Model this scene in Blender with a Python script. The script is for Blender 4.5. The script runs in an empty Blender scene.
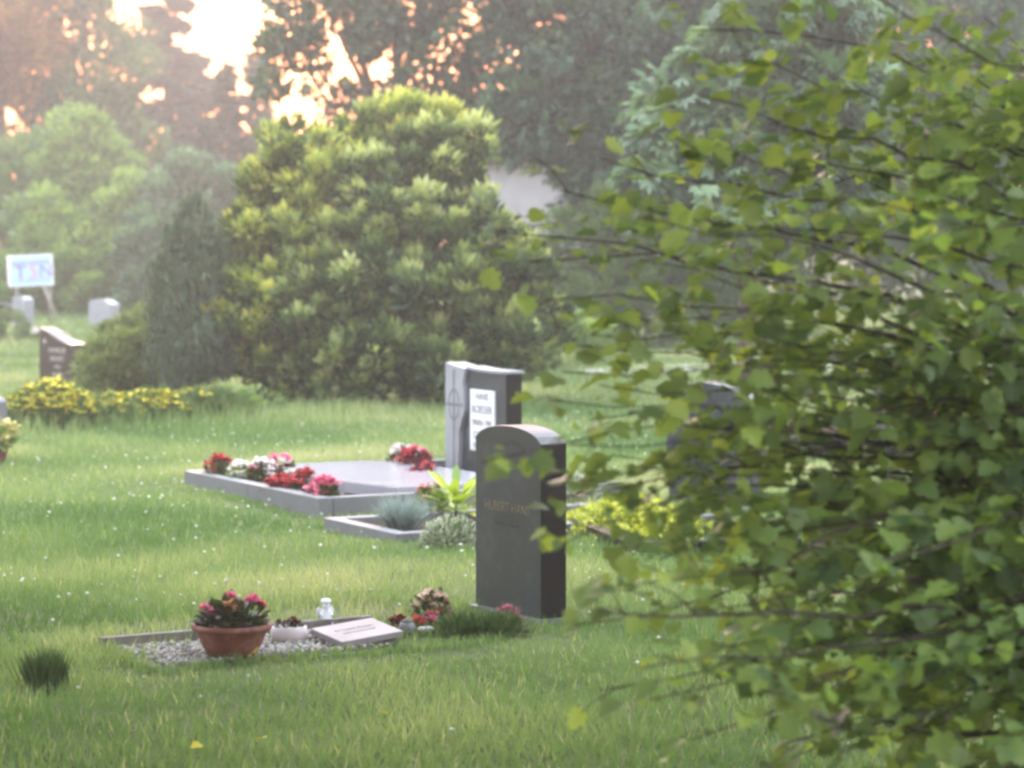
import bpy, bmesh, math, random
import numpy as np
from mathutils import Vector, Matrix
rng = np.random.default_rng(7)
random.seed(7)
R = math.radians
scene = bpy.context.scene
COL = scene.collection

# ------------------------------------------------------------------ camera
FPX, HOR, CAMZ = 2634.0, 240.0, 1.75
PITCH = math.atan((384 - HOR) / FPX)
cam = bpy.data.cameras.new('camera')
cam.sensor_width = 36.0
cam.lens = 36.0 * FPX / 1024
cam.clip_start, cam.clip_end = 0.1, 2000
cam.dof.use_dof = True
cam.dof.focus_distance = 11.5
cam.dof.aperture_fstop = 3.2
camo = bpy.data.objects.new('camera', cam)
camo.location = (0, 0, CAMZ)
camo.rotation_euler = (R(90) - PITCH, 0, 0)
COL.objects.link(camo)
scene.camera = camo

def ray(px, py):
    cx, cy = (px - 512) / FPX, (384 - py) / FPX
    s, c = math.sin(PITCH), math.cos(PITCH)
    d = (cx, c + cy * s, -s + cy * c)
    return d[0] / d[1], d[2] / d[1]
def P(px, py, d):
    x, z = ray(px, py)
    return Vector((x * d, d, CAMZ + z * d))
def G(px, py):
    x, z = ray(px, py)
    d = -CAMZ / z
    return Vector((x * d, d, 0))
def X(px, d): return ray(px, 300)[0] * d
def S(n, d): return n / FPX * d          # pixels to metres at depth d

# ------------------------------------------------------------------ object helpers
def tag(o, label=None, cat=None, group=None, kind=None):
    if label: o['label'] = label
    if cat: o['category'] = cat
    if group: o['group'] = group
    if kind: o['kind'] = kind
    return o
def thing(name, label, cat, loc=(0, 0, 0), rz=0.0, group=None):
    o = bpy.data.objects.new(name, None)
    o.empty_display_size = 0.1
    o.location = loc
    o.rotation_euler = (0, 0, rz)
    COL.objects.link(o)
    return tag(o, label, cat, group)
def link_mesh(name, me, mat, parent=None, loc=None):
    o = bpy.data.objects.new(name, me)
    COL.objects.link(o)
    if mat: me.materials.append(mat)
    if parent: o.parent = parent
    if loc is not None: o.location = loc
    return o
def from_bm(name, bm, mat, parent=None, smooth=False, loc=None):
    me = bpy.data.meshes.new(name)
    bmesh.ops.recalc_face_normals(bm, faces=bm.faces)
    if smooth:
        for f in bm.faces: f.smooth = True
    bm.to_mesh(me); bm.free()
    return link_mesh(name, me, mat, parent, loc)
def np_mesh(name, verts, tris, mat, parent=None, rnd=None, smooth=False, loc=None):
    me = bpy.data.meshes.new(name)
    n, m = len(verts), len(tris)
    me.vertices.add(n); me.vertices.foreach_set('co', np.ascontiguousarray(verts, dtype=np.float32).ravel())
    me.loops.add(m * 3); me.loops.foreach_set('vertex_index', np.ascontiguousarray(tris, dtype=np.int32).ravel())
    me.polygons.add(m)
    me.polygons.foreach_set('loop_start', np.arange(0, m * 3, 3, dtype=np.int32))
    if smooth: me.polygons.foreach_set('use_smooth', np.ones(m, dtype=bool))
    if rnd is not None:
        a = me.attributes.new('rnd', 'FLOAT', 'POINT')
        a.data.foreach_set('value', np.ascontiguousarray(rnd, dtype=np.float32))
    me.update(calc_edges=True)
    return link_mesh(name, me, mat, parent, loc)
def unit(v):
    return v / np.maximum(np.linalg.norm(v, axis=1, keepdims=True), 1e-9)
def rdir(n): return unit(rng.normal(size=(n, 3)))

DIAMOND = (np.array([(0, 0, 0), (-.5, .45, .12), (0, 1, -.05), (.5, .45, .12)], float), [(0, 2, 1), (0, 3, 2)])
_h = [(.0, .0), (.20, -.03), (.40, .06), (.50, .20), (.38, .30), (.56, .46), (.52, .58), (.30, .58), (.33, .74), (.20, .86), (.0, 1.0)]
_pts = [(0, .34)] + _h + [(-a, b) for a, b in reversed(_h[1:-1])]
LOBED = (np.array([(a, b, .22 * abs(a) - .25 * (b - .3) ** 2) for a, b in _pts], float),
         [(0, i, i + 1 if i + 1 < len(_pts) else 1) for i in range(1, len(_pts))])
_o = [(.0, .0), (.30, .12), (.46, .38), (.40, .66), (.20, .88), (.0, 1.0)]
_op = [(0, .45)] + _o + [(-a, b) for a, b in reversed(_o[1:-1])]
OVAL = (np.array([(a, b, .25 * abs(a) - .3 * (b - .3) ** 2) for a, b in _op], float),
        [(0, i, i + 1 if i + 1 < len(_op) else 1) for i in range(1, len(_op))])
_p = []
for k in range(5):                                   # palmate leaf: five leaflets
    a = R(-80 + 40 * k)
    _p.append(a)
PALM_V, PALM_T = [], []
for a in _p:
    b0 = len(PALM_V)
    dx, dy = math.sin(a), math.cos(a)
    L = 1.0 - .25 * abs(a)
    for (u, w, z) in ((0, 0, 0), (.6, .17, -.05), (1, 0, -.3), (.6, -.17, -.05)):
        PALM_V.append((dx * u * L + dy * w, dy * u * L - dx * w, z * L))
    PALM_T += [(b0, b0 + 1, b0 + 2), (b0, b0 + 2, b0 + 3)]
PALM = (np.array(PALM_V, float), PALM_T)

def leaves(name, pos, dirs, nrm, length, width, mat, parent=None, rnd=None, shape=DIAMOND, loc=None):
    """one mesh of many leaf-shaped faces"""
    pos = np.asarray(pos, float); n = len(pos)
    d = unit(np.asarray(dirs, float))
    s = unit(np.cross(d, nrm)); u = np.cross(s, d)
    L = np.broadcast_to(np.asarray(length, float), (n,))[:, None, None]
    W = np.broadcast_to(np.asarray(width, float), (n,))[:, None, None]
    t, tr = shape; k = len(t)
    V = pos[:, None, :] + s[:, None, :] * (t[None, :, 0:1] * W) + d[:, None, :] * (t[None, :, 1:2] * L) + u[:, None, :] * (t[None, :, 2:3] * W)
    T = (np.asarray(tr)[None] + (np.arange(n) * k)[:, None, None]).reshape(-1, 3)
    if rnd is None: rnd = rng.random(n)
    return np_mesh(name, V.reshape(-1, 3), T, mat, parent, np.repeat(rnd, k), loc=loc)

def tube(bm, pts, radii, seg=6):
    rings = []
    pts = [Vector(p) for p in pts]
    for i, p in enumerate(pts):
        t = (pts[min(i + 1, len(pts) - 1)] - pts[max(i - 1, 0)]).normalized()
        a = t.cross(Vector((0.31, 0.2, 0.93)))
        if a.length < 1e-3: a = t.cross(Vector((1, 0, 0)))
        a.normalize(); b = t.cross(a)
        rings.append([bm.verts.new(p + (a * math.cos(2 * math.pi * k / seg) + b * math.sin(2 * math.pi * k / seg)) * radii[i]) for k in range(seg)])
    for r0, r1 in zip(rings, rings[1:]):
        for k in range(seg):
            bm.faces.new((r0[k], r0[(k + 1) % seg], r1[(k + 1) % seg], r1[k]))
    bm.faces.new(rings[0]); bm.faces.new(rings[-1])
def tube_obj(name, pts, radii, mat, parent=None, seg=6):
    bm = bmesh.new(); tube(bm, pts, radii, seg)
    return from_bm(name, bm, mat, parent, True)
def bez(a, b, c, n):
    return [(a * (1 - t) ** 2 + b * 2 * t * (1 - t) + c * t * t) for t in [i / (n - 1) for i in range(n)]]
def box_bm(x0, x1, y0, y1, z0, z1, bev=0.0):
    bm = bmesh.new()
    v = [bm.verts.new((x, y, z)) for x in (x0, x1) for y in (y0, y1) for z in (z0, z1)]
    for f in ((0, 1, 3, 2), (4, 6, 7, 5), (0, 4, 5, 1), (2, 3, 7, 6), (0, 2, 6, 4), (1, 5, 7, 3)):
        bm.faces.new([v[i] for i in f])
    if bev: bmesh.ops.bevel(bm, geom=bm.edges[:], offset=bev, segments=2, affect='EDGES', profile=.6)
    return bm
def prism_bm(outline, y0, y1, bev=0.0):
    """outline in x,z; extruded along y"""
    bm = bmesh.new()
    a = [bm.verts.new((x, y0, z)) for x, z in outline]
    b = [bm.verts.new((x, y1, z)) for x, z in outline]
    bm.faces.new(a); bm.faces.new(b[::-1])
    n = len(a)
    for i in range(n): bm.faces.new((a[i], b[i], b[(i + 1) % n], a[(i + 1) % n]))
    bmesh.ops.recalc_face_normals(bm, faces=bm.faces)
    if bev:
        es = [e for e in bm.edges if len(e.link_faces) == 2 and e.calc_face_angle(0) > .5]
        bmesh.ops.bevel(bm, geom=es, offset=bev, segments=2, affect='EDGES', profile=.6)
    return bm
def lathe_bm(prof, seg=28, sx=1.0, sy=1.0):
    bm = bmesh.new(); rings = []
    for r, z in prof:
        rings.append([bm.verts.new((r * sx * math.cos(2 * math.pi * k / seg), r * sy * math.sin(2 * math.pi * k / seg), z)) for k in range(seg)])
    for r0, r1 in zip(rings, rings[1:]):
        for k in range(seg): bm.faces.new((r0[k], r0[(k + 1) % seg], r1[(k + 1) % seg], r1[k]))
    bm.faces.new(rings[0][::-1]); bm.faces.new(rings[-1])
    return bm
def text_obj(name, body, size, mat, parent, loc, rot, depth=0.0015, align='CENTER', sx=1.0):
    cu = bpy.data.curves.new(name, 'FONT')
    cu.body = body; cu.size = size; cu.extrude = depth; cu.align_x = align; cu.align_y = 'CENTER'
    tmp = bpy.data.objects.new('tmp_text', cu); COL.objects.link(tmp)
    me = bpy.data.meshes.new_from_object(tmp.evaluated_get(bpy.context.evaluated_depsgraph_get()))
    bpy.data.objects.remove(tmp)
    me.materials.clear()
    o = link_mesh(name, me, mat, parent, loc)
    o.rotation_euler = rot; o.scale = (sx, 1, 1)
    return o

# ------------------------------------------------------------------ materials
def mat_new(name):
    m = bpy.data.materials.new(name); m.use_nodes = True
    nt = m.node_tree; nt.nodes.clear()
    return m, nt, nt.nodes.new('ShaderNodeOutputMaterial')
def ramp(nt, fac, cols):
    r = nt.nodes.new('ShaderNodeValToRGB')
    e = r.color_ramp.elements
    while len(e) < len(cols): e.new(.5)
    for i, c in enumerate(cols):
        p, c = (i / (len(cols) - 1), c) if len(c) == 3 else (c[0], c[1:])
        e[i].position = p; e[i].color = (*c, 1)
    nt.links.new(fac, r.inputs[0])
    return r.outputs[0]
def leaf_mat(name, cols, trans=.35, rough=.55, spec=.4, tgain=1.6, tcol=(1.0, 1.0, .55)):
    m, nt, out = mat_new(name)
    at = nt.nodes.new('ShaderNodeAttribute'); at.attribute_name = 'rnd'
    c = ramp(nt, at.outputs['Fac'], cols)
    p = nt.nodes.new('ShaderNodeBsdfPrincipled')
    p.inputs['Roughness'].default_value = rough; p.inputs['Specular IOR Level'].default_value = spec
    nt.links.new(c, p.inputs['Base Color'])
    if trans <= 0:
        nt.links.new(p.outputs[0], out.inputs[0]); return m
    t = nt.nodes.new('ShaderNodeBsdfTranslucent')
    mx = nt.nodes.new('ShaderNodeMix'); mx.data_type = 'RGBA'; mx.blend_type = 'MULTIPLY'; mx.inputs[0].default_value = 1
    nt.links.new(c, mx.inputs[6]); mx.inputs[7].default_value = tuple(tgain * v for v in tcol) + (1,)
    nt.links.new(mx.outputs[2], t.inputs[0])
    sh = nt.nodes.new('ShaderNodeMixShader'); sh.inputs[0].default_value = trans
    nt.links.new(p.outputs[0], sh.inputs[1]); nt.links.new(t.outputs[0], sh.inputs[2])
    nt.links.new(sh.outputs[0], out.inputs[0])
    return m
def noise_mat(name, cols, scale=8, detail=6, rough=.6, spec=.5, bump=0.0, bscale=None, speck=None, rough_var=0.0, coat=0, stain=None):
    m, nt, out = mat_new(name)
    tc = nt.nodes.new('ShaderNodeTexCoord')
    n = nt.nodes.new('ShaderNodeTexNoise'); n.inputs['Scale'].default_value = scale; n.inputs['Detail'].default_value = detail
    nt.links.new(tc.outputs['Object'], n.inputs['Vector'])
    c = ramp(nt, n.outputs['Fac'], [(.3, *cols[0]), (.7, *cols[-1])] if len(cols) == 2 else [(.25 + .5 * i / (len(cols) - 1), *k) for i, k in enumerate(cols)])
    p = nt.nodes.new('ShaderNodeBsdfPrincipled')
    p.inputs['Roughness'].default_value = rough; p.inputs['Specular IOR Level'].default_value = spec
    p.inputs['Coat Weight'].default_value = coat; p.inputs['Coat Roughness'].default_value = .08
    if speck:
        v = nt.nodes.new('ShaderNodeTexNoise'); v.inputs['Scale'].default_value = speck[0]; v.inputs['Detail'].default_value = 3
        nt.links.new(tc.outputs['Object'], v.inputs['Vector'])
        r2 = ramp(nt, v.outputs['Fac'], [(.52, 0, 0, 0), (.62, 1, 1, 1)])
        mx = nt.nodes.new('ShaderNodeMix'); mx.data_type = 'RGBA'
        nt.links.new(r2, mx.inputs[0]); nt.links.new(c, mx.inputs[6]); mx.inputs[7].default_value = (*speck[1], 1)
        c = mx.outputs[2]
    if stain:
        v = nt.nodes.new('ShaderNodeTexNoise'); v.inputs['Scale'].default_value = stain[0]; v.inputs['Detail'].default_value = 12; v.inputs['Roughness'].default_value = .7
        nt.links.new(tc.outputs['Object'], v.inputs['Vector'])
        r3 = ramp(nt, v.outputs['Fac'], [(.50, 0, 0, 0), (.72, stain[2], stain[2], stain[2])])
        mx = nt.nodes.new('ShaderNodeMix'); mx.data_type = 'RGBA'
        nt.links.new(r3, mx.inputs[0]); nt.links.new(c, mx.inputs[6]); mx.inputs[7].default_value = (*stain[1], 1)
        c = mx.outputs[2]
    nt.links.new(c, p.inputs['Base Color'])
    if rough_var:
        mr = nt.nodes.new('ShaderNodeMapRange'); mr.inputs[3].default_value = rough - rough_var; mr.inputs[4].default_value = rough + rough_var
        nt.links.new(n.outputs['Fac'], mr.inputs[0]); nt.links.new(mr.outputs[0], p.inputs['Roughness'])
    if bump:
        b = nt.nodes.new('ShaderNodeBump'); b.inputs['Strength'].default_value = bump; b.inputs['Distance'].default_value = .01
        bn = nt.nodes.new('ShaderNodeTexNoise'); bn.inputs['Scale'].default_value = bscale or scale * 3; bn.inputs['Detail'].default_value = 5
        nt.links.new(tc.outputs['Object'], bn.inputs['Vector']); nt.links.new(bn.outputs['Fac'], b.inputs['Height'])
        nt.links.new(b.outputs[0], p.inputs['Normal'])
    nt.links.new(p.outputs[0], out.inputs[0])
    return m

M = {}
M['ground'] = noise_mat('turf_soil', [(.035, .045, .015), (.07, .09, .03), (.14, .12, .06)], 1.6, 8, .9, .2, .6, 30)
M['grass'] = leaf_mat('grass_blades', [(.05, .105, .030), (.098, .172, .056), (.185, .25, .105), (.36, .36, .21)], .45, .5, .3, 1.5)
M['clover'] = leaf_mat('clover_white', [(.42, .46, .34), (.62, .64, .54), (.75, .75, .68)], .2, .7, .2, 1.0, (1, 1, 1))
M['bark'] = noise_mat('bark', [(.05, .038, .028), (.13, .10, .075)], 14, 8, .9, .2, .8, 40)
M['twig'] = noise_mat('twig_bark', [(.026, .021, .015), (.06, .047, .034)], 30, 5, .8, .2)
M['granite_dark'] = noise_mat('dark_grey_granite', [(.011, .017, .023), (.023, .031, .042)], 3, 8, .36, .45, 0, None, (420, (.07, .075, .08)), .16, 0, (9, (.085, .10, .115), .5))
M['granite_black'] = noise_mat('black_polished_granite', [(.004, .004, .005), (.010, .010, .012)], 4, 5, .25, .16, 0, None, (380, (.03, .03, .032)))
M['granite_light'] = noise_mat('light_grey_granite', [(.22, .23, .26), (.30, .31, .34)], 5, 6, .4, .5, .05, 200, (300, (.16, .17, .19)), 0, 0, (7, (.15, .155, .15), .5))
M['granite_mid'] = noise_mat('grey_granite', [(.055, .058, .064), (.095, .10, .108)], 4, 6, .5, .5, .1, 120, (300, (.3, .3, .32)))
M['granite_slab'] = noise_mat('polished_grey_slab', [(.22, .215, .24), (.29, .285, .315)], 3, 6, .2, .5, 0, None, (260, (.3, .3, .33)))
M['granite_brown'] = noise_mat('red_brown_granite', [(.026, .019, .018), (.050, .034, .031)], 6, 6, .25, .5, 0, None, (200, (.02, .015, .015)))
M['stone_pale'] = noise_mat('pale_weathered_stone', [(.42, .40, .40), (.58, .55, .55)], 7, 7, .6, .4, .2, 60)
M['stone_rose'] = noise_mat('pale_rose_stone', [(.17, .145, .152), (.26, .23, .235)], 6, 7, .6, .5, .05, 80)
M['concrete'] = noise_mat('weathered_kerb', [(.08, .072, .064), (.19, .175, .155)], 9, 8, .85, .3, .5, 70)
M['panel_white'] = noise_mat('white_inscription_panel', [(.62, .62, .64), (.72, .72, .74)], 6, 5, .4, .4)
M['letter_dark'] = noise_mat('dark_letters', [(.03, .03, .035), (.05, .05, .055)], 20, 2, .5, .3)
M['letter_gold'] = noise_mat('worn_gold_letters', [(.13, .11, .07), (.24, .20, .13)], 60, 4, .5, .5)
M['letter_grey'] = noise_mat('worn_grey_letters', [(.06, .06, .06), (.09, .09, .09)], 60, 4, .6, .5)
M['letter_pale'] = noise_mat('pale_letters', [(.30, .28, .26), (.42, .40, .37)], 60, 4, .6, .5)
M['terracotta'] = noise_mat('terracotta', [(.12, .034, .022), (.18, .055, .034)], 12, 6, .7, .3, .1, 80, None, 0, 0, (14, (.34, .22, .17), .55))
M['soil'] = noise_mat('potting_soil', [(.015, .011, .008), (.05, .038, .028)], 30, 6, .95, .1, .8, 60)
M['ceramic_pale'] = noise_mat('pale_pink_ceramic', [(.50, .43, .43), (.62, .55, .55)], 10, 4, .45, .5)
M['white_figure'] = noise_mat('white_cast_stone', [(.62, .64, .68), (.78, .79, .82)], 20, 5, .5, .4)
M['gravel'] = leaf_mat('pale_gravel', [(.12, .105, .095), (.27, .245, .23), (.45, .42, .40)], 0, .8, .3)
M['wall_pale'] = noise_mat('pale_render_wall', [(.27, .26, .275), (.36, .345, .36)], 2, 7, .85, .2, .1, 30)
M['roof'] = noise_mat('dark_roof_tiles', [(.05, .035, .03), (.10, .06, .05)], 5, 6, .8, .2, .5, 12)
M['glass'] = noise_mat('dark_window_glass', [(.01, .011, .013), (.02, .022, .025)], 1, 2, .08, .6)
M['frame_dark'] = noise_mat('dark_metal', [(.02, .021, .022), (.045, .045, .047)], 12, 4, .5, .4)
M['frame_pale'] = noise_mat('white_window_frame', [(.6, .6, .6), (.7, .7, .7)], 8, 3, .5, .4)
M['path'] = noise_mat('pale_gravel_path', [(.28, .25, .23), (.42, .38, .36)], 12, 8, .9, .2, .4, 60)
M['sign_blue'] = noise_mat('pale_blue_sign', [(.32, .48, .76), (.40, .56, .82)], 3, 3, .4, .4)
M['sign_white'] = noise_mat('white_sign_border', [(.78, .80, .85), (.85, .86, .9)], 3, 3, .4, .4)
M['sign_mauve'] = noise_mat('mauve_sign_letters', [(.20, .12, .32), (.26, .17, .4)], 3, 3, .5, .3)
M['sign_pink'] = noise_mat('pink_sign_letter', [(.5, .12, .28), (.56, .18, .34)], 3, 3, .5, .3)
M['wood_pole'] = noise_mat('grey_wood_pole', [(.25, .23, .19), (.38, .35, .3)], 9, 5, .8, .2)
def LM(key, *a, **k): M[key] = leaf_mat(key.replace(' ', '_'), *a, **k)
LM('front', [(.06, .10, .038), (.11, .165, .05), (.18, .25, .06), (.32, .39, .07)], .48, .48, .36, 2.1)
LM('yew', [(.018, .038, .014), (.032, .06, .02), (.10, .15, .045), (.34, .38, .14), (.46, .48, .20)], .35, .5, .4, 1.5)
LM('golden', [(.025, .055, .016), (.06, .10, .026), (.22, .27, .06), (.48, .48, .11), (.56, .54, .14)], .35, .5, .4, 1.5)
LM('juniper', [(.04, .065, .04), (.065, .095, .055), (.10, .135, .075)], .25, .6, .3, 1.3)
LM('box', [(.06, .095, .03), (.13, .175, .055), (.26, .30, .10)], .25, .5, .4)
LM('boxball', [(.05, .09, .03), (.09, .15, .045), (.14, .2, .06)], .25, .5, .4)
LM('broad', [(.03, .065, .02), (.06, .11, .03), (.11, .18, .05)], .4, .5, .4, 1.8)
LM('pale', [(.05, .10, .03), (.12, .20, .055), (.26, .34, .10)], .4, .5, .4, 1.7)
LM('dark', [(.02, .05, .028), (.055, .115, .055), (.18, .28, .13)], .16, .5, .35, 1.5, (.85, 1, .6))
LM('chestnut', [(.04, .085, .045), (.09, .16, .08), (.20, .30, .15)], .35, .4, .5, 1.6)
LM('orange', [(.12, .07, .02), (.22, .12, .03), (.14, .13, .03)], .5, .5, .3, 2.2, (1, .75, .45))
LM('spruce', [(.02, .03, .02), (.035, .05, .03), (.055, .05, .035)], .2, .6, .3, 1.5, (1, .8, .6))
LM('cypress', [(.025, .035, .02), (.05, .055, .03), (.07, .06, .035)], .25, .6, .3)
LM('hedge', [(.03, .055, .02), (.05, .09, .03), (.08, .12, .04)], .3, .5, .3)
LM('perennial', [(.04, .075, .025), (.07, .12, .035), (.13, .18, .06)], .35, .5, .3)
LM('yellow_bloom', [(.50, .42, .03), (.66, .58, .05), (.74, .68, .12)], .25, .6, .2, 1.0, (1, 1, .8))
LM('cream_bloom', [(.5, .48, .18), (.66, .62, .28), (.75, .7, .4)], .25, .6, .2, 1.0, (1, 1, .8))
LM('red_bloom', [(.26, .015, .025), (.46, .04, .055), (.58, .12, .12)], .25, .5, .3, 1.0, (1, .6, .6))
LM('pink_bloom', [(.60, .08, .18), (.72, .20, .32), (.80, .40, .48)], .25, .5, .3, 1.0, (1, .8, .85))
LM('white_bloom', [(.66, .60, .56), (.80, .76, .72)], .25, .5, .3, 1.0, (1, 1, 1))
LM('peach_bloom', [(.62, .36, .16), (.72, .50, .28), (.74, .42, .3)], .25, .5, .3, 1.0, (1, .9, .8))
LM('blush_bloom', [(.60, .44, .34), (.74, .62, .5), (.78, .52, .46)], .25, .5, .3, 1.0, (1, .9, .8))
LM('maroon', [(.06, .01, .015), (.14, .02, .03), (.22, .04, .05)], .2, .5, .3, 1.0, (1, .6, .6))
LM('begonia_leaf', [(.03, .05, .016), (.055, .08, .022), (.08, .035, .02)], .25, .4, .5)
LM('bowl_leaf', [(.02, .035, .015), (.035, .05, .018), (.05, .03, .02)], .2, .4, .5)
LM('hosta', [(.12, .20, .03), (.24, .32, .04), (.38, .44, .06)], .35, .4, .4)
LM('variegated', [(.08, .12, .05), (.30, .34, .24), (.50, .52, .42)], .25, .5, .3, 1.2, (1, 1, .8))
LM('fescue', [(.16, .22, .20), (.24, .31, .29), (.34, .38, .34)], .2, .6, .3, 1.2, (1, 1, .9))
LM('stonecrop', [(.20, .24, .02), (.38, .42, .04), (.52, .52, .07)], .3, .5, .3, 1.2)
LM('fallen', [(.55, .45, .03), (.65, .52, .04)], .3, .6, .2, 1.0, (1, 1, .6))
LM('heather', [(.14, .07, .06), (.25, .10, .10), (.35, .18, .16)], .2, .6, .2, 1.2, (1, .9, .9))
LM('tuft', [(.035, .07, .02), (.055, .10, .028), (.08, .135, .04)], .2, .6, .2, 1.2)

# ------------------------------------------------------------------ ground
def gz(x, y):
    return .018 * np.sin(x * 1.9 + y * .6) * np.cos(y * 1.3 - x * .4) + .01 * np.sin(3.7 * x + 1.3) * np.sin(2.9 * y)
xs = np.unique(np.concatenate([np.linspace(-700, -14, 14), np.linspace(-14, 14, 113), np.linspace(14, 700, 14)]))
ys = np.unique(np.concatenate([np.linspace(-700, -2, 10), np.linspace(-2, 44, 185), np.linspace(44, 900, 24)]))
gx, gy = np.meshgrid(xs, ys)
near = (np.abs(gx) < 13.9) & (gy > -2) & (gy < 43)
gv = np.stack([gx, gy, np.where(near, gz(gx, gy), 0)], -1).reshape(-1, 3)
nx, ny = len(xs), len(ys)
i0 = (np.arange(ny - 1)[:, None] * nx + np.arange(nx - 1)[None]).ravel()
gt = np.concatenate([np.stack([i0, i0 + 1, i0 + nx + 1], 1), np.stack([i0, i0 + nx + 1, i0 + nx], 1)])
tag(np_mesh('ground', gv, gt, M['ground'], smooth=True), 'green lawn ground of the cemetery', None, None, 'structure')

# grave geometry shared by the kerbs, the plants and the lawn
def frame(origin, ux, uy):
    u = Vector((ux, uy, 0)).normalized(); v = Vector((u.y, -u.x, 0))      # u towards the headstone, v towards the camera side
    return Vector(origin), u, v
F1 = frame((-1.765, 11.15, 0), .86, .51)
F2 = frame((-2.33, 18.66, 0), .877, .48)
F3 = frame(G(363, 538) - Vector((-.48, .877, 0)) * -.0, .877, .48)
def at(F, a, b, z=0.0): return F[0] + F[1] * a + F[2] * b + Vector((0, 0, z))
def yaw(F): return math.atan2(F[1].y, F[1].x)
def inside(F, x, y, a0, a1, b0, b1):
    dx, dy = x - F[0].x, y - F[0].y
    a = dx * F[1].x + dy * F[1].y; b = dx * F[2].x + dy * F[2].y
    return (a > a0) & (a < a1) & (b > b0) & (b < b1)

# grass: real blades, one uncountable mass
GP, GD, GL, GW, GR = [], [], [], [], []
def patch(n, y0, y1, lmin, lmax, w, margin=1.6, power=1.0):
    y = y0 + (y1 - y0) * rng.random(n) ** power
    half = y * 512 / FPX + margin
    x = (rng.random(n) * 2 - 1) * half
    keep = ~((inside(F1, x, y, .03, 1.12, .03, .60) & (rng.random(n) > .10)) | inside(F2, x, y, -.02, 2.2, -.02, 2.32) | inside(F3, x, y, 0, 2.3, -.55, .45))
    # trodden, thinner strips behind the small grave
    GBARE = inside(F1, x, y, -.2, 1.5, -.5, -.02)
    bare = inside(F1, x, y, .2, 1.7, -.55, -.05) & (rng.random(n) < .6)
    keep &= ~bare
    x, y = x[keep], y[keep]; n = len(x)
    cl = .5 + .5 * np.sin(x * 2.3 + 1.7 * np.sin(y * 1.1)) * np.sin(y * 1.9 + 1.2 * np.sin(x * 1.7))
    cl2 = .5 + .5 * np.sin(x * 7 + 2 * np.sin(y * 5)) * np.sin(y * 6 + 1.3 * x)
    l = (lmin + (lmax - lmin) * rng.random(n)) * (.65 + .5 * cl + .35 * cl2)
    l *= np.where(inside(F1, x, y, -.2, 1.9, .5, 1.05) | inside(F2, x, y, -.35, 2.3, 0, 2.75) | inside(F3, x, y, -.3, 2.3, -.6, .8), .5, 1)
    l *= np.where(inside(F1, x, y, -.2, 1.9, .6, .8), .6, 1)
    d = rdir(n) * .55; d[:, 2] = 1
    GP.append(np.stack([x, y, gz(x, y) - .005], 1)); GD.append(d); GL.append(l); GW.append(np.full(n, w) * (.7 + .6 * rng.random(n)))
    GR.append(np.clip(.12 + .38 * cl + .28 * cl2 * rng.random(n) + .22 * rng.random(n) + .6 * (rng.random(n) < .05) + .35 * inside(F1, x, y, -.2, 1.6, -.55, 0), 0, 1))
patch(150000, 8.0, 15, .03, .085, .0055)
patch(120000, 15, 24, .035, .09, .009, 1.6)
patch(60000, 24, 42, .05, .11, .016, 1.6)
patch(50000, 42, 78, .08, .16, .035, 2)
def fringe(n, a, b, spread, lmin, lmax, w, rr):
    t = rng.random(n)
    x = a[0] + (b[0] - a[0]) * t + rng.normal(size=n) * spread; y = a[1] + (b[1] - a[1]) * t + rng.normal(size=n) * spread
    d = rdir(n) * .3; d[:, 2] = 1
    GP.append(np.stack([x, y, gz(x, y)], 1)); GD.append(d); GL.append(lmin + (lmax - lmin) * rng.random(n) ** 2); GW.append(np.full(n, w))
    GR.append(np.clip(rr + .35 * rng.random(n), 0, 1))
fringe(3200, (-5.2, 23.0), (-1.2, 25.8), .3, .06, .26, .011, .45)
fringe(2500, (-2.2, 26.2), (.6, 26.8), .25, .06, .2, .011, .35)
fringe(1300, at(F1, -.05, .68), at(F1, 1.6, .70), .04, .02, .065, .006, .25)
fringe(260, at(F1, -.03, .12), at(F1, -.02, .66), .03, .03, .07, .006, .3)
fringe(400, at(F1, .0, -.06), at(F1, 1.6, -.06), .03, .03, .06, .006, .3)
fringe(700, at(F2, -.08, .1), at(F2, -.06, 2.4), .03, .02, .05, .008, .4)
fringe(500, at(F2, .0, 2.4), at(F2, 1.8, 2.4), .03, .02, .06, .008, .4)
p = np.concatenate(GP); d = unit(np.concatenate(GD)); l = np.concatenate(GL); w = np.concatenate(GW); r = np.concatenate(GR)
r = np.clip(r - .08 * np.clip((11 - p[:, 1]) * .7, 0, 1) + .25 * np.clip((p[:, 0] - .4) * 1.5, 0, 1) * np.clip((10.3 - p[:, 1]) * .8, 0, 1) * rng.random(len(p)) + .30 * np.clip((p[:, 1] - 9.0) * .35, .25, 1) * np.sin(p[:, 0] * .9 + p[:, 1] * .35 + 1.5 * np.sin(p[:, 1] * .5)) * np.sin(p[:, 1] * .8 - .6 * p[:, 0]), 0, 1)  # near blades darker: foreground shade put into blade colour; straw at right is real
BLADE = (np.array([(-.5, 0, 0), (.5, 0, 0), (-.38, .55, .4), (.38, .55, .4), (0, 1, 2.2)], float), [(0, 1, 3), (0, 3, 2), (2, 3, 4)])
nrm = rdir(len(p)); nrm[:, 2] *= .2
tag(leaves('grass', p, d, nrm, l, w, M['grass'], None, r, BLADE), 'unmown green lawn grass between the graves', None, None, 'stuff')

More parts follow.
